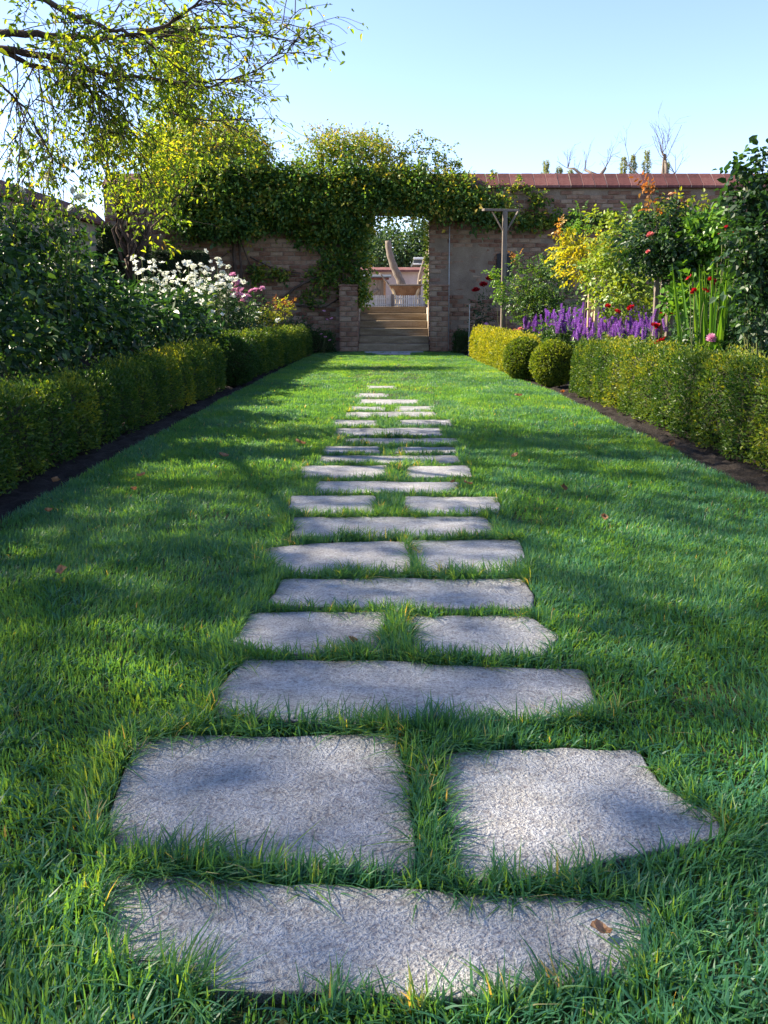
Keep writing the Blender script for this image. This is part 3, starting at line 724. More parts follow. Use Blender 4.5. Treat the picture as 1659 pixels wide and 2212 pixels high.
def ball(x, y, r, label, seed, mat, tint):
    rg = np.random.default_rng(seed)
    root = empty('round_bush', (x, y, 0), label, 'bush', 'round clipped bushes')
    n = int(26000 * r * r * 4); d = rdir(rg, n); c = np.array([0, 0, r * .98])
    lump = 1 + .10 * (fbm(d[:, 0] * 3 + 4, d[:, 2] * 3 + d[:, 1] * 2, seed) - .5)
    dep = rg.random(n)
    P = c + d * (r * lump - dep ** 1.5 * .05)[:, None] * np.array([1, 1, 1.06]); P[:, 2] = np.maximum(P[:, 2], .01)
    t = tint[0] + tint[1] * (1.2 * (fbm(d[:, 0] * 4, d[:, 2] * 4, seed + 1) - .5) + .5 * rg.normal(size=n))
    D = d * .8 + rdir(rg, n) * .8; Ls = .032 * (.6 + .7 * rg.random(n))
    obj('foliage', leaf_mesh('foliage', [leaves(P, D, rdir(rg, n) + d * .6, Ls, Ls * .55, t, False)], mat), root)
    bm = bmesh.new(); bmesh.ops.create_icosphere(bm, subdivisions=3, radius=r * .88)
    for v in bm.verts: v.co.z += r * .98
    me = bpy.data.meshes.new('twigs'); bm.to_mesh(me); bm.free(); me.materials.append(M['hedgecore']); obj('twigs', me, root)  # closed filler ball, the bush's inner shadow put into its colour
ball(1.86, 10.45, .27, 'round clipped golden bush touching the golden yellow hedge', 21, M['goldhedge'], (.15, .3))
ball(2.07, 9.58, .27, 'round clipped bush touching the long hedge with yellow patches', 22, M['goldhedge'], (.28, .3))
ball(-1.93, 9.7, .29, 'round clipped dark green bush between two stretches of hedge by white flowers', 23, M['hedge'], (.30, .25))
def yew_block(x0, x1, y0, y1, h, label, seed):
    rg = np.random.default_rng(seed); cx, cy = (x0 + x1) / 2, (y0 + y1) / 2
    root = empty('yew_block', (cx, cy, 0), label, 'hedge', 'dark clipped yew blocks')
    sx, sy = (x1 - x0) / 2, (y1 - y0) / 2
    obj('twigs', bevel_box('twigs', sx * 2 - .1, sy * 2 - .1, h - .05, .03, M['hedgecore'], .01, 1), root, (0, 0, (h - .05) / 2))  # closed filler box, the block's inner shadow put into its colour
    n = int(5200 * (2 * (sx + sy) * 2 * h * .5 + 4 * sx * sy)); f = rg.integers(0, 4, n)
    u = rg.uniform(-1, 1, n); z = rg.uniform(0, h, n)
    P = np.stack([np.where(f == 0, -sx, np.where(f == 1, sx, u * sx)), np.where(f >= 2, -sy, u * sy), z], 1)
    P[f == 3, 1] = rg.uniform(-sy, sy, (f == 3).sum()); P[f == 3, 2] = h
    N = np.stack([np.where(f == 0, -1, np.where(f == 1, 1, 0)), np.where(f == 2, -1, 0), np.where(f == 3, 1, 0)], 1).astype(float)
    P += rg.normal(size=(n, 3)) * .02
    Ls = .05 * (.6 + .7 * rg.random(n))
    obj('foliage', leaf_mesh('foliage', [leaves(P, N + rdir(rg, n), rdir(rg, n), Ls, Ls * .4, rg.random(n), False)], M['yew']), root)
yew_block(-5.15, -4.42, 14.0, 14.6, 2.35, 'tall dark clipped yew block behind the white flowers near the trellis', 31)
yew_block(-4.75, -3.75, 15.9, 16.4, 2.05, 'lower wide dark clipped yew block beside the creeper covered wall', 32)

# ================================================================== PLANTS
def B(px, py, Y, rx, rz, ry=None):
    """a mass of leaves surveyed at distance Y"""
    x, z = wp(px, py, Y); k = Y / FPX
    return (x, Y, z, rx * k, (ry if ry else rx * k * .9), rz * k)
def plant(name, label, cat, base, blobs, count, L, mat, seed, mode='simple', tint=(.4, .2), wr=.55, stems=6, stem_r=.008, stem_mat='stem', group=None, shell=.45, toplit=0, extra=None, clump=0):
    rg = np.random.default_rng(seed); rr = random.Random(seed)
    root = empty(name, base, label, cat, group); b0 = np.array(base)
    mb = MB()
    for k in range(max(stems, len(blobs))):
        b = blobs[k % len(blobs)]
        e = np.array(b[:3]) + np.array([rr.uniform(-.6, .6) * b[3], rr.uniform(-.6, .6) * b[4], rr.uniform(-.1, .8) * b[5]])
        s = b0 + np.array([rr.uniform(-.10, .10), rr.uniform(-.10, .10), -.03])
        mb.tube(curve_pts(s, e, 6, 0, .03, rr), np.linspace(stem_r, stem_r * .35, 6), 5)
    obj('stem', mb.build('stem', M[stem_mat], True, base), root)
    parts = foliage(rg, blobs, count, L, mode, tint, wr, shell, toplit, clump=clump)
    obj('foliage', leaf_mesh('foliage', parts, M[mat], base), root)
    if extra:
        for nm, mt, bl, cnt, LL, md, tn in extra:
            tag(obj(nm, leaf_mesh(nm, foliage(rg, bl, cnt, LL, md, tn), M[mt], base), root), kind='stuff')
    return root

def petal_ring(rg, n, r0, L, Wd, elev, z, t, ph=0):
    a = ph + np.arange(n) * 2 * math.pi / n + rg.normal(size=n) * .12
    D = np.stack([np.cos(a) * math.cos(elev), np.sin(a) * math.cos(elev), np.full(n, math.sin(elev))], 1)
    Nn = np.stack([-np.cos(a) * math.sin(elev), -np.sin(a) * math.sin(elev), np.full(n, math.cos(elev))], 1)
    P = np.stack([np.cos(a) * r0, np.sin(a) * r0, np.full(n, z)], 1)
    return leaves(P, D, Nn, L * (.9 + .2 * rg.random(n)), Wd, t + .2 * rg.normal(size=n), True, -.12, -.08)
def flower_mesh(kind, mat, seed=0):
    rg = np.random.default_rng(seed)
    if kind == 'rose': parts = [petal_ring(rg, 6, .1, .95, 1.0, .35, 0, .6), petal_ring(rg, 6, .1, .85, .9, .75, .1, .4, .5), petal_ring(rg, 5, .06, .75, .7, 1.1, .15, .25), petal_ring(rg, 3, .02, .6, .5, 1.4, .2, .1)]
    elif kind == 'dahlia': parts = [petal_ring(rg, 14, .1, 1.0, .35, e, .05 * k, .4 + .1 * k, k * .3) for k, e in enumerate((-.3, .05, .4, .75, 1.1))]
    elif kind == 'star': parts = [petal_ring(rg, 5, .06, 1.0, .72, .2, 0, .6), petal_ring(rg, 4, .04, .5, .4, .9, .05, .2)]
    elif kind == 'bud': parts = [petal_ring(rg, 5, .12, 1.0, .6, 1.35, 0, .5), petal_ring(rg, 4, .05, 1.0, .5, 1.45, .05, .3, .4)]
    elif kind == 'cluster':   # an airy head of many small florets
        parts = []
        for k in range(20):
            d = rdir(rg, 1)[0]; d[2] = abs(d[2]) * .8
            q = petal_ring(rg, 4, .03, .32, .24, .3, 0, .55); parts.append((q[0] + d * .75, q[1], q[2])); parts.append(leaves(np.zeros((1, 3)), d[None], np.array([[.3, .9, .2]]), .78, .03, np.array([.5])))
    elif kind == 'spike':
        parts = []
        for k in range(13):
            z = k / 13; parts.append(petal_ring(rg, 5, .012, .085 * (1.1 - .7 * z), .05, .25 + .5 * z, z, .5, k * .7)); parts.append(petal_ring(rg, 4, .012, .05, .04, .9, z + .03, .25, k))
    return leaf_mesh(kind, parts, M[mat])
FM = {}
def flower(parent, kind, mat, x, y, z, r, name='flower', tilt=.5, on=None):
    kk = (kind, mat, random.randrange(3))
    if kk not in FM: FM[kk] = flower_mesh(kind, mat, kk[2] * 7 + 1)
    b = parent.location
    return obj(name, FM[kk], on or parent, (x - b.x, y - b.y, z - b.z), (random.uniform(-tilt, tilt) - .35 * (kind != 'spike'), random.uniform(-tilt, tilt), random.uniform(0, 6.28)), r)
def stalks(parent, ends, base_spread=.12, r=.004, mat='stem'):
    b = np.array(parent.location); rr = random.Random(len(ends)); out = []
    for e in ends:
        s = b + np.array([rr.uniform(-1, 1) * base_spread + (e[0] - b[0]) * .5, rr.uniform(-1, 1) * base_spread + (e[1] - b[1]) * .5, .0])
        mb = MB().tube(curve_pts(s, e, 6, .0, .02, rr), np.linspace(r, r * .6, 6), 4)
        out.append(obj('flower_stalk', mb.build('flower_stalk', M[mat], True, b), parent))
    return out

# ---- left bed
p = plant('leafy_shrub', 'big dark green leafy shrub behind the clipped hedge with white buds above', 'shrub', (-2.95, 6.0, 0),
      [B(100, 645, 6.4, 120, 100), B(-60, 580, 5.4, 110, 110), B(200, 690, 7.1, 90, 75), B(60, 755, 5.9, 110, 60), B(150, 580, 7.0, 70, 60), B(-40, 730, 5.2, 110, 90), B(40, 540, 6.2, 70, 60)], 6500, .068, 'darkleaf', 41, 'simple', (.40, .30), .62, 12, .012, clump=7)
tips = [wp(a, b, 6.2) for a, b in ((60, 330), (105, 385), (155, 452), (160, 418), (45, 415), (140, 352), (25, 350), (175, 430), (90, 310))]
p = plant('white_rose', 'tall stemmed rose with white blooms rising above the big leafy shrub', 'rose bush', (-2.85, 6.2, 0), [B(70, 500, 6.2, 90, 40), B(20, 450, 6.2, 50, 40), B(130, 480, 6.3, 50, 30)], 150, .05, 'darkleaf', 42, 'rose', (.35, .25), .6, 5, .006)
SK = stalks(p, [(x, 6.2, z) for x, z in tips], .1, .005)
for k, (x, z) in enumerate(tips): flower(p, 'rose' if k % 3 else 'bud', 'white', x, 6.2, z, .042 + .014 * (k % 2), tilt=.7, on=SK[k])
plant('broad_perennial', 'broad leaved green perennial with lime pompom blooms beside white flowers', 'plant', (-2.65, 8.6, 0),
      [B(330, 690, 8.7, 80, 50), B(270, 650, 8.0, 70, 45), B(420, 715, 10.4, 60, 38), B(380, 670, 9.6, 70, 40), B(245, 730, 7.4, 70, 45)], 1700, .10, 'darkleaf', 43, 'simple', (.42, .25), .5, 10, .008)
dp = empty('pompom_dahlia', (-2.6, 9.0, 0), 'dahlia with lime green pompom blooms on stalks among white flowers', 'dahlia')
heads = [(283, 667, 7.8), (393, 642, 9.7), (455, 662, 10.8), (245, 660, 7.3), (430, 752, 9.9)]
E_ = [(*wp(a, b, c), c) for a, b, c in heads]
SK = stalks(dp, [(x, y, z) for x, z, y in E_], .15, .006)
for q, (x, z, y) in enumerate(E_): flower(dp, 'dahlia', 'lime', x, y, z, .07, tilt=.9, on=SK[q])
rg = np.random.default_rng(5)
wf = []
for k in range(9):
    cx, cy = [(330, 590), (360, 625), (420, 600), (450, 585), (480, 640), (510, 690), (420, 650), (300, 630), (470, 610)][k]
    Y = yx(cx, -2.85 - .05 * (k % 3))
    x0, z0 = wp(cx, cy, Y)
    p = plant('white_cleome', 'plant with airy white flower heads lit from behind in the flower bed', 'flower', (x0, Y, 0), [B(cx, cy + 75, Y, 50, 60), B(cx + 10, cy + 40, Y, 38, 40)], 420, .075, 'darkleaf', 60 + k, 'simple', (.5, .25), .22, 5, .005, group='white flowering plants')
    ends = []
    for q in range(12):
        px, py = cx + rg.normal() * 30, cy + rg.normal() * 22
        x, z = wp(px, py, Y); y = Y + rg.uniform(-.2, .2); ends.append((x, y, z))
        flower(p, 'cluster', 'white', x, y, z, (.0040 + .0018 * rg.random()) * Y)
    for q in range(20):
        x, z = wp(cx + rg.normal() * 34, cy + 6 + rg.normal() * 25, Y); flower(p, 'star', 'white', x, Y + rg.uniform(-.3, .2), z, (.0030 + .0016 * rg.random()) * Y, tilt=1.0)
    stalks(p, ends, .1)
for k, (cx, cy, Y) in enumerate([(505, 615, 13.6), (545, 635, 14.8), (520, 640, 14.2)]):
    x0, z0 = wp(cx, cy, Y)
    p = plant('pink_cleome', 'plant with loose pink flower heads beside the white flowers', 'flower', (x0, Y, 0), [B(cx, cy + 60, Y, 34, 45)], 240, .07, 'darkleaf', 75 + k, 'simple', (.4, .2), .25, 4, .005, group='pink flowering plants')
    ends = []
    for q in range(6):
        x, z = wp(cx + rg.normal() * 14, cy + rg.normal() * 13, Y); ends.append((x, Y, z)); flower(p, 'cluster', 'pink', x, Y, z, .075)
    stalks(p, ends, .08)
p = plant('orange_rose', 'low rose bush with orange tipped yellow green leaves before the wall', 'rose bush', (-2.3, 15.4, 0), [B(600, 668, 15.4, 38, 20), B(570, 700, 15.2, 42, 30)], 260, .042, 'yellow', 81, 'rose', (.25, .25), .6, 6, .008,
          extra=[('young_leaf', 'orange', [B(600, 652, 15.4, 30, 8), B(632, 656, 15.4, 12, 8)], 26, .04, 'rose', (.6, .3))])
for k, (px, py, Y, rx, rz, nn) in enumerate([(520, 715, 13.4, 55, 28, 900), (590, 712, 15.3, 50, 26, 900), (470, 735, 12.0, 50, 26, 800), (640, 705, 16.5, 40, 24, 800), (420, 735, 10.6, 55, 30, 800)]):
    x0, z0 = wp(px, py, Y)
    plant('border_shrub', ['dark low shrub under the pink flowers', 'dark low shrub under the orange tipped rose', 'low leafy shrub behind the round dark bush', 'dark low shrub near the wall foot and creeper', 'low leafy shrub under the white flowers'][k], 'shrub', (x0, Y, 0), [B(px, py, Y, rx, rz), B(px + 15, py + 14, Y + .2, rx, rz)], nn, .05, 'darkleaf', 85 + k, 'simple', (.32, .22), .5, 6, .008)
pk = empty('pink_aster', (-1.45, 16.3, 0), 'slender plant with small pale mauve flowers against the pillar foot', 'flower')
E_ = [(*wp(a, b, 16.2), 16.2) for a, b in ((700, 672), (706, 690), (716, 688), (703, 728), (712, 735), (694, 722))]
SK = stalks(pk, [(x, y, z) for x, z, y in E_], .1, .004)
for q, (x, z, y) in enumerate(E_): flower(pk, 'star', 'pink', x, y, z, .04, on=SK[q])
# loose greenery deeper in the left bed
for k, (x, y, z, r, lab) in enumerate([(-4.6, 9.5, .9, .8, 'tall leafy bush in the bed before the boundary wall'), (-4.9, 12.0, 1.0, .7, 'leafy bush by the trellis on the boundary wall'), (-3.4, 13.2, .8, .7, 'spreading leafy bush before the lower yew block'), (-4.4, 6.8, 1.0, .9, 'dark leafy bush between the big shrub and boundary wall'), (-2.9, 15.2, .7, .6, 'low leafy bush at the foot of the creeper stems')]):
    plant('garden_bush', lab, 'bush', (x, y, 0), [(x, y, z, r, r, z * .95), (x + .3, y - .2, z * .7, r * .8, r * .8, z * .6)], 1500, .07, 'darkleaf', 95 + k, 'simple', (.38, .25), .55, 8, .012, clump=6)

# ---- right bed
plant('dark_rose', 'tall rose shrub with dark glossy leaves above the hedge with yellow patches', 'rose bush', (2.85, 5.9, 0),
      [B(1625, 420, 5.9, 50, 70), B(1640, 520, 5.8, 65, 60), B(1630, 600, 5.9, 55, 50), B(1710, 470, 5.9, 80, 120), B(1600, 365, 5.9, 22, 22), B(1655, 370, 5.9, 35, 30), B(1650, 680, 5.8, 55, 45)], 760, .056, 'rose', 101, 'rose', (.22, .25), .7, 12, .008)
p = plant('low_rose', 'low dark rose bush with one pink bloom beside the strap leaves', 'rose bush', (2.8, 6.5, 0),
      [B(1560, 725, 6.5, 80, 40), B(1640, 715, 6.2, 60, 45), B(1490, 728, 7.1, 50, 30), B(1560, 690, 6.8, 60, 28)], 560, .042, 'rose', 102, 'rose', (.3, .28), .6, 9, .006)
x, z = wp(1536, 733, 6.2); flower(p, 'dahlia', 'pink', x, 6.2, z, .042)
def std_rose(label, px, Y, ytop, ybot, blobs, extra, seed, mat, tint, n, L, trunk_px):
    x, z1 = wp(trunk_px[0], trunk_px[1], Y); root = empty('standard_rose', (x, Y, 0), label, 'rose tree', 'standard roses')
    b = (x, Y, 0); rr = random.Random(seed); rg = np.random.default_rng(seed)
    mb = MB().tube(curve_pts((x, Y, -.03), (x + .02, Y, z1), 8, 0, .012, rr), np.linspace(.018, .013, 8), 8)
    obj('trunk', mb.build('trunk', M['bark'], True, b), root)
    mb = MB()
    for bl in blobs:
        for _ in range(4):
            e = np.array(bl[:3]) + np.array([rr.uniform(-.7, .7) * bl[3], rr.uniform(-.7, .7) * bl[4], rr.uniform(-.2, .9) * bl[5]])
            mb.tube(curve_pts((x + .02, Y, z1 - .02), e, 6, .04, .03, rr), np.linspace(.008, .003, 6), 5)
    obj('branch', mb.build('branch', M['stem'], True, b), root)
    obj('crown', leaf_mesh('crown', foliage(rg, blobs, n, L, 'rose', tint, .62, .5), M[mat], b), root)
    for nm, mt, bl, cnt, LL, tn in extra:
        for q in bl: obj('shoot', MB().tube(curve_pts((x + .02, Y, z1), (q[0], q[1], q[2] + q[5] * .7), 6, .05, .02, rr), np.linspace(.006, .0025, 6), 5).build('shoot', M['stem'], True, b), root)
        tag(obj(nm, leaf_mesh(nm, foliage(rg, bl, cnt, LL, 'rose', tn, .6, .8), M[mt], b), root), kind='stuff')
    return root
sr = std_rose('standard rose with dark rounded crown and rusty young shoots on staked trunk', 1440, 7.9, 440, 600,
    [B(1430, 515, 7.9, 85, 45), B(1480, 540, 7.8, 60, 40), B(1390, 530, 7.9, 50, 35), B(1440, 565, 7.8, 60, 30), B(1450, 470, 8.0, 60, 35), B(1505, 500, 8.0, 40, 45)],
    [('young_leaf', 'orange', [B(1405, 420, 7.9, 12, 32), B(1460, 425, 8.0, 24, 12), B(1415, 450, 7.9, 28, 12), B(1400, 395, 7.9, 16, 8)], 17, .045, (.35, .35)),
     ('lit_leaf', 'yellow', [B(1460, 450, 8.1, 60, 20), B(1520, 455, 8.1, 30, 20)], 46, .045, (.15, .2))], 111, 'rose', (.22, .25), 640, .056, (1428, 600))  # sunlit crown top put into yellow leaf colour
x, z = wp(1405, 509, 7.6); flower(sr, 'rose', 'coral', x, 7.6, z, .045); x, z = wp(1400, 545, 7.6); flower(sr, 'rose', 'coral', x, 7.6, z, .028)
std_rose('standard rose with bright yellow leaves on staked trunk behind the purple spikes', 1260, 10.9, 500, 600,
    [B(1255, 545, 10.9, 62, 32), B(1225, 520, 11.0, 30, 30), B(1300, 560, 11.0, 40, 30), B(1240, 590, 10.8, 36, 20)],
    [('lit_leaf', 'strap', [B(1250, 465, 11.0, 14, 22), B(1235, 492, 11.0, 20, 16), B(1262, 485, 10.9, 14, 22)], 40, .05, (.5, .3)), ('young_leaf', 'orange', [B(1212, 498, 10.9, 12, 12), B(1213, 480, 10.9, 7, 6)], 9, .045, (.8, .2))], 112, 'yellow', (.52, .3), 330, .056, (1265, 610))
p = plant('yellow_rose', 'large rose bush with yellow green leaves behind the standard roses', 'rose bush', (3.0, 9.9, 0),
      [B(1340, 540, 9.4, 55, 75), B(1320, 590, 9.6, 60, 60), B(1370, 480, 9.6, 40, 30), B(1300, 490, 9.8, 25, 35), B(1350, 640, 9.2, 70, 45), B(1390, 600, 9.4, 50, 60)], 950, .05, 'rose', 113, 'rose', (.92, .25), .62, 10, .008)
for a, b, c in ((1312, 663, 8.9), (1363, 666, 8.8), (1333, 675, 8.8)):
    x, z = wp(a, b, c); flower(p, 'rose', 'red', x, c, z, .048)
plant('green_rose', 'dense small leaved rose bush leaning beside the timber post', 'rose bush', (2.75, 14.6, 0),
      [B(1170, 615, 14.6, 62, 48), B(1130, 640, 14.6, 50, 40), B(1200, 660, 14.4, 55, 45), B(1160, 670, 14.5, 55, 40), B(1120, 575, 14.7, 26, 20), B(1190, 570, 14.8, 40, 30)], 1500, .047, 'rose', 114, 'rose', (.60, .26), .62, 10, .008,
      extra=[('young_leaf', 'orange', [B(1117, 553, 14.7, 9, 7)], 8, .04, 'rose', (.7, .3))])
plant('lit_shoots', 'yellow green leafy shoots climbing beside the timber post', 'rose bush', (2.3, 15.0, 0), [B(1080, 600, 15.0, 16, 14), B(1085, 635, 15.0, 18, 16), B(1062, 588, 15.0, 8, 6)], 75, .055, 'strap', 115, 'rose', (.6, .3), .6, 4, .005)
# strap leaves
x0, z0 = wp(1545, 690, 6.4); rg = np.random.default_rng(120)
gl = empty('gladiolus_clump', (x0, 6.4, 0), 'clump of upright sword shaped green leaves with red flowers', 'gladiolus')
mb = MB()
for k in range(34):
    px = 1545 + rg.normal() * 32; top = 590 + abs(rg.normal()) * 45 - 30
    xa, _ = wp(1545 + (px - 1545) * .7, 700, 6.4); xb, zb = wp(px + (px - 1545) * .35, top, 6.4); ya = 6.4 + rg.normal() * .09; yb = ya + rg.normal() * .12
    a = rg.uniform(-.6, .6); w = .015 + .007 * rg.random(); t = np.linspace(0, 1, 7)
    P = np.stack([xa + (xb - xa) * t ** 1.4, ya + (yb - ya) * t ** 1.6, .02 + (zb - .02) * t], 1)
    ws = w * np.array([.7, 1, 1.05, 1, .85, .55, .05]); sd = np.array([math.cos(a), math.sin(a), 0])
    V = np.concatenate([P - sd * ws[:, None], P + np.array([0, .006, 0]), P + sd * ws[:, None]])
    i = np.arange(6); mb.add(V, np.concatenate([np.stack([i, i + 7, i + 8, i + 1], 1), np.stack([i + 7, i + 14, i + 15, i + 8], 1)]), tint=rg.random())
obj('foliage', mb.build('foliage', M['strap'], False, (x0, 6.4, 0)), gl)
E_ = [(*wp(a, b, 6.3), 6.3) for a, b in ((1560, 503), (1590, 498), (1550, 560), (1545, 612), (1525, 628), (1535, 606), (1572, 490), (1500, 630), (1488, 600), (1600, 505))]
SK = stalks(gl, [(x, y, z) for x, z, y in E_], .1, .005)
for k, (x, z, y) in enumerate(E_): flower(gl, 'rose' if k % 2 else 'star', 'red', x, y, z, .036, tilt=.9, on=SK[k])
plant('lush_greens', 'bright green leafy plant around the sword shaped leaves', 'plant', (3.3, 7.4, 0),
      [B(1540, 500, 7.6, 70, 50), B(1500, 620, 7.6, 60, 60), B(1600, 640, 7.3, 70, 60), B(1560, 560, 7.7, 70, 50), B(1470, 655, 7.4, 45, 35), B(1640, 560, 7.6, 60, 60)], 2400, .075, 'strap', 121, 'simple', (.38, .28), .62, 10, .008)
# purple salvia
k = 0
rg = np.random.default_rng(130)
for row, pys in enumerate((724, 708, 694)):
    for cx in (1150, 1172, 1195, 1222, 1250, 1278, 1306, 1334, 1362, 1388, 1408):
        cx += rg.uniform(-8, 8); Y = yx(cx, 2.72 + .22 * row); pyc = pys - 8 * (cx < 1225) + (0 if cx > 1225 else -6); x0, z0 = wp(cx, pyc, Y); u = Y / 8.5
        p = plant('purple_salvia', ('purple spiked salvia in the row just behind the clipped hedge', 'purple spiked salvia in the middle row of the salvia drift', 'purple spiked salvia in the row against the rose stakes')[row], 'salvia', (x0, Y, 0), [B(cx, pyc + 22, Y, 24, 20)], 130, .055, 'rose', 140 + k, 'simple', (.6, .25), .5, 4, .004, group=('salvias behind the hedge', 'salvias of the middle row', 'salvias by the stakes')[row])
        ends = []; SP = []
        for q in range(8):
            px = cx + rg.uniform(-17, 17); x, z = wp(px, pyc + rg.normal() * 8 + 4, Y); y = Y + rg.uniform(-.15, .15); hh = (.10 + .07 * rg.random()) * u
            if rg.random() < .10: hh += .07
            ends.append((x, y, z + .6 * hh)); o = flower(p, 'spike', 'purple', x, y, z, hh, 'flower_spike', .30)
            o.scale = (.33 * u, .33 * u, hh * rg.uniform(.7, 1.25)); SP.append(o)
        for o, sk in zip(SP, stalks(p, ends, .06, .003)): o.parent = sk
        k += 1
# small red / pink flowers in front
for k, (name, lab, mat, kind, spots_, Y, r) in enumerate([
    ('red_geranium', 'red flowering plant beside the staked trunk of the dark standard rose', 'red', 'rose', [(1430, 682), (1440, 676), (1422, 706), (1412, 704), (1428, 738), (1418, 742), (1448, 680), (1435, 735)], 7.6, .042),
    ('pink_snapdragon', 'pink and coral flowers above the golden hedge', 'coral', 'cluster', [(1113, 716), (1125, 712), (1131, 728), (1140, 737), (1150, 733), (1155, 730), (1122, 722)], 13.8, .065),
    ('pale_pink_flower', 'small pale pink flowers beside the golden hedge near the red roses', 'pink', 'cluster', [(1050, 702), (1060, 708), (1040, 715), (1075, 712), (1022, 718), (1090, 716), (1082, 704)], 16.2, .06),
    ('red_rose', 'slender rose bush with three deep red blooms before the wall', 'red', 'rose', [(1028, 629), (1045, 617), (1058, 604)], 16.5, .105)]):
    xs = [wp(a, b, Y) for a, b in spots_]; cx = sum(a for a, b in xs) / len(xs); mz = min(z for _, z in xs)
    p = plant(name, lab, 'flower', (cx, Y, 0), [(cx, Y, mz * .62, .22 if k < 3 else .24, .2, mz * .42)], 170 if k < 3 else 120, .05, 'rose', 180 + k, 'simple' if k < 3 else 'rose', (.55, .25) if k < 3 else (.2, .15), .45, 5, .005)
    SK = stalks(p, [(x, Y, z) for x, z in xs], .1)
    for q, (x, z) in enumerate(xs): flower(p, kind, mat, x, Y, z, r, on=SK[q])
for k, (x, y, z, r, lab) in enumerate([(2.55, 12.0, .42, .35, 'low feathery green plant behind the golden hedge'), (3.3, 12.6, .6, .7, 'leafy bush in the bed between golden hedge and wall'), (4.4, 11.0, .7, .8, 'leafy bush behind the yellow green rose'), (4.3, 8.6, .7, .8, 'leafy bush behind the sword shaped leaves'), (2.95, 7.6, .38, .3, 'low leafy plant between hedge and purple spikes'), (2.9, 9.2, .36, .3, 'low leafy plant under the purple spikes'), (5.2, 14, .6, .8, 'leafy bush at the foot of the brick wall')]):
    plant('garden_bush', lab, 'bush', (x, y, 0), [(x, y, z, r, r, z * .95), (x + .2, y - .2, z * .7, r * .8, r * .8, z * .6)], 900, .06, 'rose', 190 + k, 'simple', (.5, .25), .5, 8, .008)

# ---- timber post with cross bar and stakes
Y = 15.4
x, zt = wp(1091, 457, Y); _, zbar = wp(1091, 449, Y)
tp = empty('timber_post', (x, Y, 0), 'grey weathered timber post with cross bar and two braces before brick wall', 'post')
obj('post', bevel_box('post', .088, .088, zt, .008, M['greywood'], .004, 2), tp, (0, 0, zt / 2))
obj('cross_bar', bevel_box('cross_bar', .80, .10, .048, .006, M['greywood'], .004, 3), tp, (-.08, 0, zt + .025), (0, R(-1.5), R(24)))
for s in (-1, 1):
    mb = MB().tube([(s * .042, -.01, zt - .36), (s * .25, -.01, zt + .0)], .017, 4)
    obj('brace', mb.build('brace', M['greywood']), tp)
for lab, grp, lst, Y in (('weathered wooden stake holding the dark standard rose upright', 'stakes of the dark standard rose', ((1416, 596, 14), (1450, 590, 22), (1436, 600, 12)), 7.95), ('slim pale wooden stake holding the yellow standard rose upright', 'stakes of the yellow standard rose', ((1277, 588, 9), (1291, 575, 13), (1283, 610, 8)), 10.95)):
    for px, py, w in lst:
        x, z = wp(px, py, Y); wd = w * Y / FPX * .62
        tag(obj('wooden_stake', bevel_box('wooden_stake', wd, wd, z + .05, .004, M['greywood' if Y < 9 else 'cane'], .002, px), None, (x, Y + (px % 3 - 1) * .05, (z - .05) / 2)), lab, 'stake', grp)
x, z = wp(1013, 705, 15.9); tag(obj('garden_cane', MB().tube([(0, 0, -.02), (.01, 0, z + .45)], .009, 6).build('garden_cane', M['zinc']), None, (x, 15.9, 0)), 'thin grey cane standing beside the red rose before the wall', 'cane')

# ================================================================== CREEPER ON THE WALL
rg = np.random.default_rng(201)
iv = empty('climbing_creeper', (-2.6, WY - .2, 0), 'thick green climbing creeper covering the wall top and doorway', 'creeper'); ivb = (-2.6, WY - .2, 0)
Yv = WY - .25
blobs = []
def row(lst, y=Yv, dz=.4):
    for px, py, rx, rz in lst:
        py += random.uniform(-9, 9); rz *= random.uniform(.75, 1.25)
        b = B(px, py, y, rx, rz); blobs.append((b[0], y, b[2], b[3], dz * (.8 + .4 * random.random()), b[5]))
row([(400, 400, 55, 60), (455, 400, 50, 60), (500, 420, 55, 60), (555, 425, 55, 55), (610, 430, 55, 60), (660, 440, 55, 65), (710, 445, 55, 70), (760, 440, 50, 70), (810, 420, 50, 55), (860, 420, 50, 52), (905, 425, 45, 50), (950, 430, 45, 42), (1000, 430, 45, 40), (1045, 440, 40, 35), (1085, 450, 36, 28), (420, 470, 45, 45), (380, 450, 40, 55), (430, 370, 40, 36), (490, 385, 36, 22), (540, 365, 34, 34), (600, 388, 40, 18), (650, 370, 30, 30), (700, 385, 36, 22), (745, 365, 36, 36), (800, 380, 34, 26), (850, 385, 40, 20), (900, 382, 30, 28), (960, 398, 40, 16), (480, 480, 50, 40), (540, 480, 50, 34)], Yv - .05, .42)
main_blobs = list(blobs); blobs.clear()
row([(700, 520, 45, 40), (730, 565, 36, 40), (752, 610, 30, 35), (660, 500, 40, 30), (620, 490, 40, 25), (560, 490, 50, 22), (700, 600, 40, 25), (680, 640, 30, 16), (745, 500, 40, 40), (560, 600, 30, 14), (600, 590, 30, 10)], WY - .10, .12)
row([(782, 520, 16, 45), (784, 580, 14, 45), (782, 630, 13, 35), (788, 485, 20, 25)], WY - .22, .22)
row([(1100, 470, 50, 22), (1160, 475, 50, 20), (1215, 480, 45, 16), (1265, 478, 40, 14), (1310, 480, 30, 12), (1170, 430, 20, 14)], WY - .10, .12)
t0 = foliage(rg, main_blobs, 30000, .088, 'tri', (.52, .26), .72, .5, .08, .8, 22)
obj('hanging_foliage', leaf_mesh('hanging_foliage', foliage(rg, blobs, 9500, .082, 'tri', (.54, .22), .75, .5, .08, .8, 16), M['ivy'], ivb), iv)
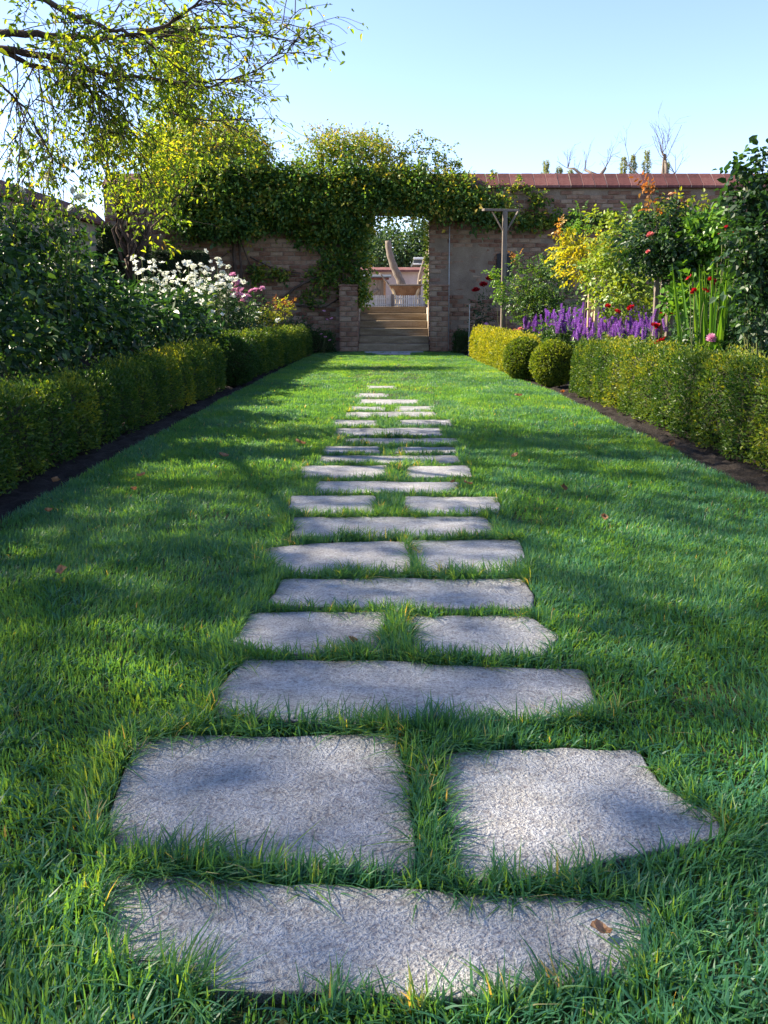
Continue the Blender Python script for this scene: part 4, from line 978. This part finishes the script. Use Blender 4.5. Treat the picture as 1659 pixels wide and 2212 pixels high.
jb = [(.90, WY + .15, z_, .07, .2, .22) for z_ in (2.75, 2.45, 2.15, 1.85, 1.55, 1.3)]
obj('jamb_foliage', leaf_mesh('jamb_foliage', foliage(rg, jb, 520, .06, 'simple', (.72, .15), .75, .5), M['ivy'], ivb), iv)  # brighter tint puts the sun through the doorway into the leaf colour
obj('foliage', leaf_mesh('foliage', t0, M['ivy'], ivb), iv)
# golden airy shoots standing above the wall, their sunlit gold put into the tint
gb = []
for px, py, rx, rz in ((390, 320, 60, 50), (450, 315, 50, 55), (510, 325, 50, 52), (560, 335, 40, 44), (475, 290, 30, 30), (535, 300, 26, 26), (600, 370, 40, 22), (680, 335, 40, 35), (730, 320, 45, 42), (790, 325, 45, 40), (830, 340, 35, 30), (880, 370, 45, 18), (940, 382, 50, 16), (1000, 392, 45, 14), (1060, 405, 40, 10), (1130, 414, 40, 8), (350, 380, 40, 60), (400, 450, 40, 60), (385, 520, 30, 40), (430, 390, 40, 40), (480, 365, 40, 20), (540, 372, 40, 16), (640, 372, 40, 16), (740, 365, 50, 16), (820, 368, 40, 14), (980, 398, 40, 12)):
    gb.append(B(px, py, WY + .1, rx, rz, .4))
obj('sunlit_foliage', leaf_mesh('sunlit_foliage', foliage(rg, gb, 14000, .075, 'tri', (.74, .18), .55, .6, .1, .7, 12), M['ivy'], ivb), iv)
shoots = MB(); sp, sdv = [], []
rr = random.Random(4)
for k in range(70):
    px = rr.choice([rr.uniform(380, 600), rr.uniform(650, 850), rr.uniform(860, 990)]); py0 = 372
    top = {0: 300, 1: 295, 2: 330}[0 if px < 620 else 1 if px < 855 else 2] + rr.uniform(-30, 30)
    x, z = wp(px, py0, WY); x2, z2 = wp(px + rr.uniform(-30, 45), top, WY)
    P = curve_pts((x, WY + rr.uniform(-.2, .3), z), (x2, WY + rr.uniform(-.3, .3), z2), 8, rr.uniform(0, .12), .02, rr)
    shoots.tube(P, np.linspace(.006, .002, 8), 4)
    for q in P[2:]:
        for _ in range(4): sp.append(q + np.array([rr.uniform(-.04, .04) for _ in range(3)])); sdv.append([rr.uniform(-1, 1), rr.uniform(-1, 1), rr.uniform(-.6, .5)])
# one long arching runner
x, z = wp(860, 345, WY); x2, z2 = wp(992, 345, WY); 
for zb, e in ((.45, (992, 345)), (.35, (975, 365)), (.5, (940, 330)), (.3, (1000, 375))):
    x2, z2 = wp(*e, WY); P = curve_pts((x, WY, z), (x2, WY - .1, z2), 14, zb, .03, rr); shoots.tube(P, np.linspace(.007, .002, 14), 4)
    for q in P[1:]:
        for _ in range(5): sp.append(q + np.array([rr.uniform(-.05, .05) for _ in range(3)])); sdv.append([rr.uniform(-1, 1), rr.uniform(-1, 1), rr.uniform(-1, .2)])
for px, py, px2, py2 in ((1090, 408, 1160, 425), (1100, 405, 1180, 415), (1115, 402, 1125, 385), (1060, 395, 1068, 372)):
    x, z = wp(px, py, WY - .2); x2, z2 = wp(px2, py2, WY - .25); P = curve_pts((x, WY - .15, z), (x2, WY - .25, z2), 8, .08, .02, rr); shoots.tube(P, np.linspace(.005, .002, 8), 4)
    for q in P[1:]:
        for _ in range(6): sp.append(q + np.array([rr.uniform(-.05, .05) for _ in range(3)])); sdv.append([rr.uniform(-1, 1), rr.uniform(-1, 1), rr.uniform(-.6, .4)])
tag(obj('shoot', shoots.build('shoot', M['stem'], True, ivb), iv), kind='stuff')
sp = np.array(sp); n = len(sp)
obj('shoot_leaves', leaf_mesh('shoot_leaves', [leaves(sp, np.array(sdv), np.array([0, 0, 1.0]) + .6 * rg.normal(size=(n, 3)), .07 * (.6 + .6 * rg.random(n)), .04, .7 + .2 * rg.normal(size=n))], M['ivy'], ivb), iv)
# woody stems on the wall
mb = MB()
for pts, r in (([(512, 660), (510, 600), (505, 540), (515, 480)], .05), ([(520, 640), (522, 580), (516, 520), (500, 470)], .035), ([(575, 660), (560, 610), (535, 560), (520, 520)], .02), ([(600, 655), (640, 620), (690, 595), (730, 570), (735, 520)], .035), ([(745, 650), (742, 600), (738, 560), (725, 520)], .03), ([(540, 555), (590, 580), (650, 590)], .018), ([(640, 660), (700, 665), (740, 640)], .022), ([(530, 590), (590, 600), (640, 595)], .014), ([(515, 700), (512, 655), (511, 620)], .055), ([(505, 520), (470, 500), (440, 470)], .02), ([(500, 540), (475, 560), (462, 600)], .015)):
    W3 = np.array([(wp(a, b, WY - .08)[0], WY - .08 - .03 * (k % 2), wp(a, b, WY - .08)[1]) for k, (a, b) in enumerate(pts)])
    tt = np.linspace(0, 1, 10); ti = np.linspace(0, 1, len(pts)); P = np.stack([np.interp(tt, ti, W3[:, c]) for c in range(3)], 1)
    mb.tube(P, np.linspace(r, r * .6, 10), 7)
x, _ = wp(512, 700, WY - .1); mb.tube([(x, WY - .08, 0), (x, WY - .08, .7)], [.06, .055], 8)
obj('woody_stem', mb.build('woody_stem', M['bark'], True, ivb), iv)

# ================================================================== TREES
def grow(rr, mb, tw, start, d, length, r, depth, spread=.6, grav=-.05, kids=4, leafy=1, taper=.45):
    """one branch, then its side branches; twig points go to tw"""
    k = 6 if depth > 1 else 5; P = [np.array(start, float)]; d = np.array(d, float); d /= np.linalg.norm(d)
    for _ in range(k):
        d = d + np.array([rr.gauss(0, .12), rr.gauss(0, .12), rr.gauss(0, .10) + grav]); d /= np.linalg.norm(d); P.append(P[-1] + d * length / k)
    mb.tube(P, np.linspace(r, max(.002, r * taper), k + 1), 7 if depth > 2 else 5 if depth > 1 else 3, cap=False)
    if depth <= 1:
        for q in P[1:]: tw.append((q, d))
    if depth > 0:
        for c in range(kids):
            t = rr.uniform(.3, 1.0); i = min(k - 1, int(t * k)); q = P[i] + (P[i + 1] - P[i]) * (t * k - i)
            a = np.array([rr.gauss(0, 1) for _ in range(3)]); a -= d * a.dot(d); a /= np.linalg.norm(a)
            grow(rr, mb, tw, q, d * (1 - spread * .5) + a * spread, length * rr.uniform(.45, .7), max(.002, r * taper * rr.uniform(.6, .95)), depth - 1, spread, grav, kids, leafy, taper)
def twig_leaves(rg, tw, per, L, wr, tint, jit=.05, keep=1.0, droop=.35):
    Q = np.array([t[0] for t in tw]); Dv = np.array([t[1] for t in tw])
    m = rg.random(len(Q)) < keep; Q, Dv = Q[m], Dv[m]
    P = np.repeat(Q, per, 0); n = len(P); P = P + rg.normal(size=(n, 3)) * jit
    D = np.repeat(Dv, per, 0) * .5 + rdir(rg, n) * .9 + np.array([0, 0, -droop])
    Ls = L * (.6 + .7 * rg.random(n)); cl = np.repeat(rg.normal(size=len(Q)), per) * .12
    return leaves(P, D, np.array([0, 0, 1.0]) + .8 * rg.normal(size=(n, 3)), Ls, Ls * wr, tint[0] + tint[1] * rg.normal(size=n) + cl, True, .1, .15)

# overhanging tree: its limbs come in over the bed from beside the boundary wall
rr = random.Random(9); rg = np.random.default_rng(9)
tx, ty = -4.9, 5.9
tree = empty('overhanging_tree', (tx, ty, 0), 'tree with long drooping limbs and sparse yellow green leaves over the bed', 'tree')
mb = MB(); tw, twb = [], []
mb.tube([(tx, ty, -.05), (tx + .05, ty, .8), (tx - .03, ty + .05, 1.7), (tx + .05, ty, 2.5), (tx + .1, ty, 3.3)], [.20, .165, .15, .14, .11], 12)
limbs = [  # surveyed limb runs: (points, distance, radius)
 ([(-420, 130), (-150, 82), (0, 69), (104, 77), (175, 81), (225, 83), (292, 75), (417, 62), (520, 58)], (5.9, 6.3), .050),
 ([(-420, 60), (-100, -40), (104, 2), (167, 37), (233, 62), (300, 74), (360, 78)], (5.9, 5.6), .040),
 ([(300, 74), (350, 60), (400, 25), (445, -5), (490, -40)], (5.7, 5.6), .022),
 ([(-420, 150), (-150, 108), (0, 102), (104, 121), (175, 144), (217, 156), (292, 167), (375, 175), (500, 173)], (5.9, 6.4), .046),
 ([(-150, 108), (0, 100), (42, 131), (125, 154), (179, 175), (217, 225), (250, 271), (290, 330)], (5.9, 6.6), .036),
 ([(104, 80), (140, 105), (190, 150), (230, 215)], (6.1, 6.2), .018),
 ([(0, 180), (60, 240), (90, 300), (120, 350)], (6.0, 6.0), .014),
 ([(375, 62), (450, 75), (540, 85), (610, 70), (648, 20)], (6.3, 6.3), .012),
 ([(375, 175), (450, 190), (540, 160), (600, 120), (640, 90)], (6.4, 6.3), .012),
 ([(217, 156), (300, 215), (380, 250), (450, 262), (520, 255)], (6.4, 6.6), .014),
]
for pts, (ya, yb), r in limbs:
    m = len(pts); W3 = np.array([(wp(a, b, ya + (yb - ya) * k / (m - 1))[0], ya + (yb - ya) * k / (m - 1), wp(a, b, ya + (yb - ya) * k / (m - 1))[1]) for k, (a, b) in enumerate(pts)])
    if pts[0][0] == -420: W3[0] = (tx + .08, ty, 2.9 if pts[0][1] > 100 else 3.2)
    nn = m * 4; tt = np.linspace(0, 1, nn); ti = np.linspace(0, 1, m); P = np.stack([np.interp(tt, ti, W3[:, c]) for c in range(3)], 1)
    P[1:-1] = .25 * P[:-2] + .5 * P[1:-1] + .25 * P[2:]
    P[1:-1] += np.array([[rr.gauss(0, .006) for _ in range(3)] for _ in range(nn - 2)])
    mb.tube(P, np.linspace(r * .72, max(.003, r * .16), nn), 8)
    for i in range(int(nn * .25), nn):
        for _ in range(2 if r > .02 else 1):
            if rr.random() < .72:
                d = P[min(nn - 1, i + 1)] - P[i - 1]; d /= np.linalg.norm(d)
                a = np.array([rr.gauss(0, .9), rr.gauss(0, 1.0), rr.gauss(-.35, .7)])
                right = P[i][0] > -1.55
                grow(rr, mb, twb if right else tw, P[i], d * .7 + a * .6, rr.uniform(.35, .75) if not right else rr.uniform(.25, .5), .005, 1, .6, .0 if right else -.06, 4)
for _ in range(4):   # long drooping sprays towards the bed
    x0 = rr.uniform(-3.5, -1.3); y0 = rr.uniform(6.0, 7.2); z0 = rr.uniform(2.3, 2.9)
    grow(rr, mb, tw, (x0, y0, z0), (rr.uniform(-.1, .7), rr.uniform(-.3, .4), rr.uniform(-1.3, -.4)), rr.uniform(.6, 1.1), .007, 2, .55, -.10, 3)
side = []
for _ in range(18):   # thin sprays filling in under the lower limbs
    Yq = rr.uniform(5.6, 6.6); xq, zq = wp(rr.uniform(-60, 230), rr.uniform(95, 230), Yq)
    grow(rr, mb, side, (xq, Yq, zq), (rr.uniform(-.6, .8), rr.uniform(-.4, .4), rr.uniform(-1.2, .1)), rr.uniform(.4, .8), .006, 2, .6, -.06, 3)
tall = []
for _ in range(9):   # upper crown, above the limbs that hang into view
    a = rr.uniform(0, 6.28)
    grow(rr, mb, tall, (tx + .1, ty, rr.uniform(2.6, 3.3)), (math.cos(a) * 1.0 + .5, math.sin(a) * .9 - .7, rr.uniform(.75, 1.6)), rr.uniform(1.5, 2.6), .035, 2, .6, .0, 4)
obj('trunk', mb.build('trunk', M['bark'], True, (tx, ty, 0)), tree)
obj('crown', leaf_mesh('crown', [twig_leaves(rg, tw, 3, .050, .42, (.44, .18), .028, .40), twig_leaves(rg, side, 2, .052, .42, (.44, .2), .03, .28), twig_leaves(rg, twb, 1, .055, .40, (.5, .2), .03, .42), twig_leaves(rg, tall, 3, .075, .5, (.45, .2), .07)], M['tree'], (tx, ty, 0)), tree)

def simple_tree(name, label, x, y, z0, trunk_h, r, blobs, n, L, mat, tint, seed, group=None, wr=.6, clump=30, bark='bark'):
    rr = random.Random(seed); rg = np.random.default_rng(seed)
    root = empty(name, (x, y, z0), label, 'tree', group); mb = MB()
    mb.tube(curve_pts((x, y, z0 - .1), (x, y, z0 + trunk_h), 6, 0, .05, rr), np.linspace(r, r * .6, 6), 9)
    for b in blobs:
        for _ in range(3):
            e = np.array(b[:3]) + np.array([rr.uniform(-.7, .7) * b[3], rr.uniform(-.7, .7) * b[4], rr.uniform(-.6, .8) * b[5]])
            mb.tube(curve_pts((x, y, z0 + trunk_h * rr.uniform(.6, 1)), e, 6, .1, .12, rr), np.linspace(r * .45, r * .06, 6), 5)
    obj('trunk', mb.build('trunk', M[bark], True, (x, y, z0)), root)
    obj('crown', leaf_mesh('crown', foliage(rg, blobs, n, L, 'tri', tint, wr, .55, .12, .7, clump), M[mat], (x, y, z0)), root)
    return root
# unseen trees beyond the boundary wall, added to cast shadow on the near lawn
for k, (x, y, zc, r, n, lab) in enumerate([(-11.5, .3, 8.0, 3.0, 5600, 'unseen broad tree beyond the boundary wall opposite the path start'), (-12.0, 5.0, 8.3, 3.2, 5600, 'unseen broad tree beyond the boundary wall behind the overhanging tree'), (-10.5, -3.4, 7.4, 2.6, 4200, 'unseen broad tree beyond the boundary wall behind the viewer')]):
    simple_tree('unseen_tree', lab, x, y, 0, 4.6, .25, [(x, y, zc, r, r, r * 1.05), (x + .6, y + 1.3, zc - 1.2, r * .6, r * .6, r * .5), (x + .4, y - 1.4, zc - .8, r * .6, r * .6, r * .6), (x + .2, y, zc + 1.7, r * .6, r * .6, r * .5)], n, .16, 'tree', (.35, .2), 300 + k, 'unseen trees beyond the boundary wall', .6, 45)
T0 = .965
def BT(px, py, Y, rx, rz): return B(px, py, Y, rx, rz)
simple_tree('golden_tree', 'small tree with hanging golden green leaves before the boundary wall', -4.35, 13.3, 0, 2.2, .07, [BT(300, 330, 13.2, 75, 50), BT(250, 400, 13.0, 45, 45), BT(345, 400, 13.2, 60, 55), BT(300, 440, 13.0, 40, 30), BT(400, 350, 13.4, 45, 45), BT(225, 320, 13.1, 50, 40)], 2300, .085, 'tree', (.55, .2), 310, None, .5, 12)
x = wp(385, 300, 20.5)[0]
simple_tree('columnar_tree', 'tall narrow tree with yellow green leaves rising behind the creeper wall', x, 20.5, T0, 3.0, .12, [BT(385, 130, 20.5, 48, 60), BT(388, 210, 20.5, 52, 60), BT(380, 290, 20.5, 60, 60), BT(390, 85, 20.5, 34, 45), BT(350, 330, 20.5, 60, 50), BT(420, 350, 20.5, 60, 40)], 9500, .11, 'tree', (.36, .22), 311, None, .5, 18)
x = wp(490, 300, 27)[0]
simple_tree('dark_tree', 'dark blue green tree standing beyond the creeper left of the doorway', x, 27, T0, 3.5, .16, [BT(480, 240, 27, 50, 42), BT(520, 290, 27, 60, 40), BT(450, 290, 27, 60, 60), BT(545, 330, 27, 40, 40), BT(500, 340, 27, 70, 40)], 4200, .14, 'fartree', (.35, .22), 312, None, .5, 22)
x = wp(760, 320, 25)[0]
simple_tree('reddish_tree', 'small tree with reddish brown tips beyond the wall above the doorway', x, 25, T0, 3.2, .10, [BT(700, 305, 25, 34, 26), BT(760, 315, 25, 60, 30), BT(820, 315, 25, 34, 26), BT(850, 345, 25, 30, 20)], 1900, .11, 'redtree', (.45, .3), 313, None, .5, 14)
far = [(790, 560, 38, 90, 45, .25), (870, 545, 40, 80, 60, .35), (920, 520, 40, 50, 60, .30), (820, 520, 41, 60, 40, .15), (860, 585, 41, 70, 30, .2), (740, 540, 39, 70, 50, .3), (980, 540, 38, 70, 60, .3)]
for k, (px, py, Y, rx, rz, t) in enumerate(far):
    x = wp(px, py, Y)[0]
    simple_tree('far_tree', 'leafy green tree seen through the doorway beyond the mauve wall', x, Y, T0, 2.6, .15, [BT(px, py, Y, rx, rz), BT(px + 20, py - 20, Y + .5, rx * .6, rz * .7), BT(px - 20, py + 18, Y - .5, rx * .7, rz * .7)], 1700, .20, 'fartree', (t, .2), 320 + k, 'trees through the doorway', .6, 14)
for k, (px, py, h_) in enumerate(((1180, 345, 42), (1208, 360, 28), (1232, 366, 22), (1348, 338, 50), (1368, 334, 52), (1398, 325, 62), (1440, 352, 36))):
    Y = 24; x, z = wp(px, py, Y); rg = np.random.default_rng(340 + k); rr = random.Random(k)
    root = empty('small_conifer', (x, Y, T0), 'slim pale green conifer tip showing above the tile coping', 'conifer', 'conifers behind the wall')
    obj('trunk', MB().tube([(0, 0, 0), (.02, 0, z - T0)], [.05, .008], 6).build('trunk', M['bark'], True), root)
    zz = z - T0; n = 1900; u = rg.random(n) ** .7; zl = zz * (.45 + .55 * u); rad = (.34 * (1 - u) + .03) * (.6 + .8 * (np.sin(u * 40 + k) > 0))
    a = rg.uniform(0, 6.28, n); lev = np.floor(u * 12) / 12
    P = np.stack([np.cos(a) * rad * rg.random(n) ** .5, np.sin(a) * rad * rg.random(n) ** .5, zl - .1 * rg.random(n)], 1)
    D = np.stack([np.cos(a), np.sin(a), .5 + 0 * a], 1)
    obj('crown', leaf_mesh('crown', [leaves(P, D + .5 * rdir(rg, n), rdir(rg, n), (.05 + .05 * rg.random(n)), .016, rg.random(n), False)], M['conifer']), root)
# pollards
def pollard(label, Y, px, heads, seed, tl=1.0):
    rr = random.Random(seed); x, z = wp(px, 400, Y); root = empty('pollard_tree', (x, Y, T0), label, 'tree', 'pollarded trees'); b = np.array([x, Y, T0])
    mb = MB(); tw = MB(); mb.tube([(x, Y, T0 - .1), (x + .03, Y, T0 + 1.0), (x, Y, z - .25)], [.16, .13, .12], 9)
    for run, tip_r, twigs in heads:
        W3 = [(x, Y, z - .3)] + [(wp(a, c, Y)[0], Y + rr.uniform(-.1, .1), wp(a, c, Y)[1]) for a, c in run]
        mb.tube(W3, np.linspace(.065, tip_r * .7, len(W3)), 8)
        for q in range(twigs):
            e = np.array(W3[-1]); d = (rr.gauss(0, .55), rr.gauss(0, .5), rr.uniform(.5, 1.3)); grow(rr, tw, [], e, d, tl * rr.uniform(.28, .6), .008, 2, .5, .02, 2, 1, .55)
    obj('trunk', mb.build('trunk', M['greywood'], True, b), root); tag(obj('twig', tw.build('twig', M['bark'], True, b), root), kind='stuff')
pollard('bare pollarded tree with thick forked stubs low over the coping', 21, 1290, [([(1285, 378), (1265, 366)], .05, 2), ([(1298, 376), (1308, 363)], .05, 5), ([(1262, 384), (1240, 364), (1228, 362)], .02, 5), ([(1250, 385)], .02, 3)], 1)
pollard('bare pollarded tree with one tall stub and upright twigs over the coping', 21, 1432, [([(1435, 375), (1437, 350), (1434, 337), (1428, 334)], .055, 7), ([(1438, 372), (1437, 345)], .05, 4), ([(1410, 380), (1385, 382), (1360, 360)], .015, 3), ([(1450, 380), (1456, 376)], .04, 5)], 2, 1.6)

# ================================================================== BEYOND THE DOORWAY
Y = 26.0
fx = [wp(772, 650, Y)[0], wp(940, 650, Y)[0]]; ztop = wp(850, 638, Y)[1]
fe = empty('picket_fence', (sum(fx) / 2, Y, T0), 'low pale picket fence beyond the top of the steps', 'fence'); cx = sum(fx) / 2
PK = [bevel_box('picket', .042, .022, ztop - T0, .004, M['palewood'], .002, s) for s in range(4)]
x = fx[0] - .6; k = 0
while x < fx[1] + .6:
    obj('picket', PK[k % 4], fe, (x - cx, random.uniform(-.004, .004), (ztop - T0) / 2 + random.uniform(-.01, .01)), (0, random.uniform(-.015, .015), 0)); x += .068; k += 1
for z in (.10, .30): obj('rail', bevel_box('rail', fx[1] - fx[0] + 1.2, .03, .05, .004, M['palewood']), fe, (0, .03, z))
for px in (848, 920): obj('post', bevel_box('post', .10, .10, ztop - T0 + .04, .01, M['greywood']), fe, (wp(px, 650, Y)[0] - cx, -.065, (ztop - T0 + .04) / 2))
# outbuilding wall
Y = 33.0; zt = wp(850, 578, Y)[1]; zc = wp(850, 587, Y)[1]
ow = empty('rendered_wall', (.3, Y, T0), 'mauve rendered wall with red coping seen through the doorway', 'wall')
obj('wall', MB().box(-9, 9, 0, .28, 0, zc - T0).build('wall', M['pinkwall'], False), ow)
rf = MB(); V = [(-9.2, -.3, zc - T0 - .02), (9.2, -.3, zc - T0 - .02), (9.2, .3, zc - T0 + .02), (-9.2, .3, zc - T0 + .02), (-9.2, -.3, zc - T0 + .07), (9.2, -.3, zc - T0 + .07), (9.2, .3, zc - T0 + .20), (-9.2, .3, zc - T0 + .20)]
rf.add(V, [(0, 3, 2, 1), (4, 5, 6, 7), (0, 1, 5, 4), (1, 2, 6, 5), (2, 3, 7, 6), (3, 0, 4, 7)])
obj('coping', rf.build('coping', M['tile']), ow)
# timber shed in front of it
Y = 31.5; xa = wp(760, 600, Y)[0]; xb, zb = wp(832, 594, Y)
sd = empty('timber_shed', (xa, Y, T0), 'grey boarded timber shed with red eaves beam and diagonal brace', 'shed'); zz = zb - T0
for k in range(int((xb - xa) / .16)):
    obj('board', bevel_box('board', .154, .03, zz - .15, .004, M['greywood'], .002, k), sd, (.08 + k * .16, 0, (zz - .15) / 2))
obj('eaves_beam', bevel_box('eaves_beam', xb - xa + .3, .12, .10, .01, M['tile']), sd, ((xb - xa) / 2, -.05, zz - .14))
obj('roof', bevel_box('roof', xb - xa + .5, 1.2, .05, .01, M['slate']), sd, ((xb - xa) / 2, .3, zz - .03), (R(6), 0, 0))
obj('corner_post', bevel_box('corner_post', .09, .1, zz - .2, .01, M['brownwood']), sd, (xb - xa - .02, -.07, (zz - .2) / 2))
mb = MB().tube([(xb - xa - 1.1, -.06, .1), (xb - xa - .3, -.06, zz * .55)], .07, 4); obj('brace', mb.build('brace', M['greywood']), sd)
# dark flat roof further right
x0, z0 = wp(898, 563, 34.2); x1, z1 = wp(950, 556, 34.2)
fr = empty('flat_roof_house', (x0, 34.2, T0), 'low house with dark flat roof and pale fascia beyond the mauve wall', 'building')
obj('wall', MB().box(.3, 5, .2, 4, 0, z0 - T0 - .25).build('wall', M['brownwood']), fr)
obj('roof', bevel_box('roof', 5.4, 4.4, .14, .01, M['slate']), fr, (2.6, 2, z0 - T0 - .06)); obj('fascia', bevel_box('fascia', 5.5, .06, .09, .01, M['whitepaint']), fr, (2.65, -.26, z0 - T0 + .08)); obj('gutter', bevel_box('gutter', 5.5, .06, .06, .01, M['whitepaint']), fr, (2.65, -.26, z0 - T0 - .16))
# driftwood climbing logs and planter
def log(name, label, pts, Y, r0, r1, mat='greywood'):
    W3 = np.array([(wp(a, b, Y)[0], Y, wp(a, b, Y)[1]) for a, b in pts]); W3 = np.concatenate([[(W3[0][0], Y, T0 - .05)], W3]) if W3[0][2] > T0 + .1 else W3
    m = len(W3); tt = np.linspace(0, 1, m * 4); P = np.stack([np.interp(tt, np.linspace(0, 1, m), W3[:, c]) for c in range(3)], 1); P[1:-1] = .25 * P[:-2] + .5 * P[1:-1] + .25 * P[2:]
    b = (P[0][0], Y, T0)
    return tag(obj(name, MB().tube(P, np.linspace(r0, r1, len(P)) * (1 + .08 * np.sin(np.arange(len(P)) * 1.9)), 9).build(name, M[mat], True, b), None, b), label, 'log')
log('leaning_log', 'thick pale bare log leaning up behind the wooden planter', [(872, 625), (862, 600), (850, 575), (841, 545), (838, 520)], 28.5, .17, .11)
log('forked_log', 'slender curved grey log rising beside the shingled hut roof', [(905, 630), (906, 600), (911, 580), (917, 560), (926, 535)], 28.0, .085, .04)
log('thin_log', 'thin dead branch leaning against the planter beyond the picket fence', [(856, 640), (838, 612), (820, 590)], 27.6, .06, .02)
Y = 27.4; xa, za = wp(842, 618, Y); xb, zb = wp(910, 640, Y)
pl = empty('wooden_planter', ((xa + xb) / 2, Y, T0), 'brown wooden trough on splayed legs behind the picket fence', 'planter'); hw = (xb - xa) / 2
V = []
for (s, z, y) in ((1.0, za - T0, -.3), (.7, .42, -.2), (.7, .42, .2), (1.0, za - T0, .3)):
    V += [(-hw * s, y, z), (hw * s, y, z)]
obj('trough', MB().add(V, [(0, 1, 3, 2), (2, 3, 5, 4), (4, 5, 7, 6)], [(0, 2, 4), (0, 4, 6), (1, 5, 3), (1, 7, 5)]).build('trough', M['brownwood']), pl)
obj('rim', bevel_box('rim', hw * 2.1, .66, .05, .01, M['greywood']), pl, (0, 0, za - T0 + .03))
for s in (-1, 1): obj('leg', MB().tube([(s * hw * .85, -.22, za - T0 - .05), (s * hw * .45, -.24, 0)], .06, 6).build('leg', M['cane']), pl)
Y = 27.2; x0, z0 = wp(908, 604, Y); x1, z1 = wp(945, 585, Y)
ht = empty('shingle_hut', (x1, Y, T0), 'small wooden hut with sloping shingled roof beside the doorway edge', 'hut')
for k in range(5):
    for q in range(7):
        u = k / 5; obj('shingle', bevel_box('shingle', .26, .24, .03, .006, M['thatchroof'], .008, k * 7 + q), ht, ((x0 - x1) * (1 - u) + .10, -.5 + q * .2, (z0 + (z1 - z0) * u) - T0 + .03), (0, -math.atan2(z1 - z0, x1 - x0), 0))
obj('post', bevel_box('post', .12, .12, z0 - T0 - .05, .01, M['brownwood']), ht, (-.10, -.4, (z0 - T0 - .05) / 2)); obj('post', bevel_box('post', .10, .10, z0 - T0 - .1, .01, M['brownwood']), ht, (-.42, -.4, (z0 - T0 - .1) / 2)); obj('wall', bevel_box('wall', .7, .06, .55, .01, M['brownwood']), ht, (.15, -.3, .3))

# ================================================================== FALLEN LEAVES, TWIG
def fallen(px, py, L, label, mat='dry', group=None, z=.02):
    a = (px - 835) / FPX; b = (899 - py) / FPX; c, s = math.cos(PITCH), math.sin(PITCH); t = (z - EYE) / (-s + b * c)
    x, y = a * t, (c + b * s) * t; rr = random.Random(px)
    bm = bmesh.new(); n = 7; prof = [.05, .55, .9, 1.0, .75, .4, .03]; rows = []
    for k in range(n):
        u = k / (n - 1); row_ = []
        for j in range(5):
            v = (j - 2) / 2; w = prof[k] * .34 * (1 + .25 * rr.uniform(-1, 1) * (abs(v) > .4))
            row_.append(bm.verts.new(((u - .5) * L, v * w * L, L * (.22 * v * v + .18 * (u - .5) ** 2 * 2 + rr.uniform(-.03, .03)))))
        rows.append(row_)
    for k in range(n - 1):
        for j in range(4): bm.faces.new((rows[k][j], rows[k + 1][j], rows[k + 1][j + 1], rows[k][j + 1]))
    me = bpy.data.meshes.new('fallen_leaf'); bm.to_mesh(me); bm.free(); me.materials.append(M[mat])
    at = me.attributes.new('tint', 'FLOAT', 'POINT'); at.data.foreach_set('value', [min(1, max(0, .5 + rr.uniform(-.5, .5)))] * len(me.vertices))
    tag(obj('fallen_leaf', me, None, (x, y, z), (rr.uniform(-.4, .4), rr.uniform(-.4, .4), rr.uniform(0, 6.28))), label, 'leaf', group)
fallen(1295, 2010, .034, 'crumpled orange brown leaf lying on the wide front slab', z=.016)
fallen(1215, 848, .09, 'bright orange leaf on the soil at the hedge foot', 'orange', z=.0)
fallen(762, 1386, .045, 'dark curled leaf on the slab edge beside the central grass strip', z=.016)
for px, py, L in ((305, 1028, .06), (290, 1058, .05), (133, 1235, .055), (483, 985, .06), (648, 957, .07), (105, 1105, .05), (1218, 1055, .055), (1120, 855, .08), (1010, 1045, .05), (978, 1042, .045), (1305, 1120, .05), (1112, 985, .05), (118, 1040, .07), (1450, 960, .07)):
    fallen(px, py, L, 'dry brown fallen leaf lying in the lawn grass', group='fallen leaves on the lawn', z=.032)
x, y = -.33, .985
tag(obj('twig', MB().tube([(-.05, 0, .0), (-.02, .003, .002), (.02, -.002, .001), (.055, .004, 0)], [.0009, .0009, .0008, .0006], 5).tube([(.04, 0, .001), (.03, -.03, .0), (.015, -.045, 0)], [.0007, .0006, .0004], 5).build('twig', M['bark'], True), None, (x, y, .017)), 'thin dark forked twig lying on the wide front slab', 'twig')
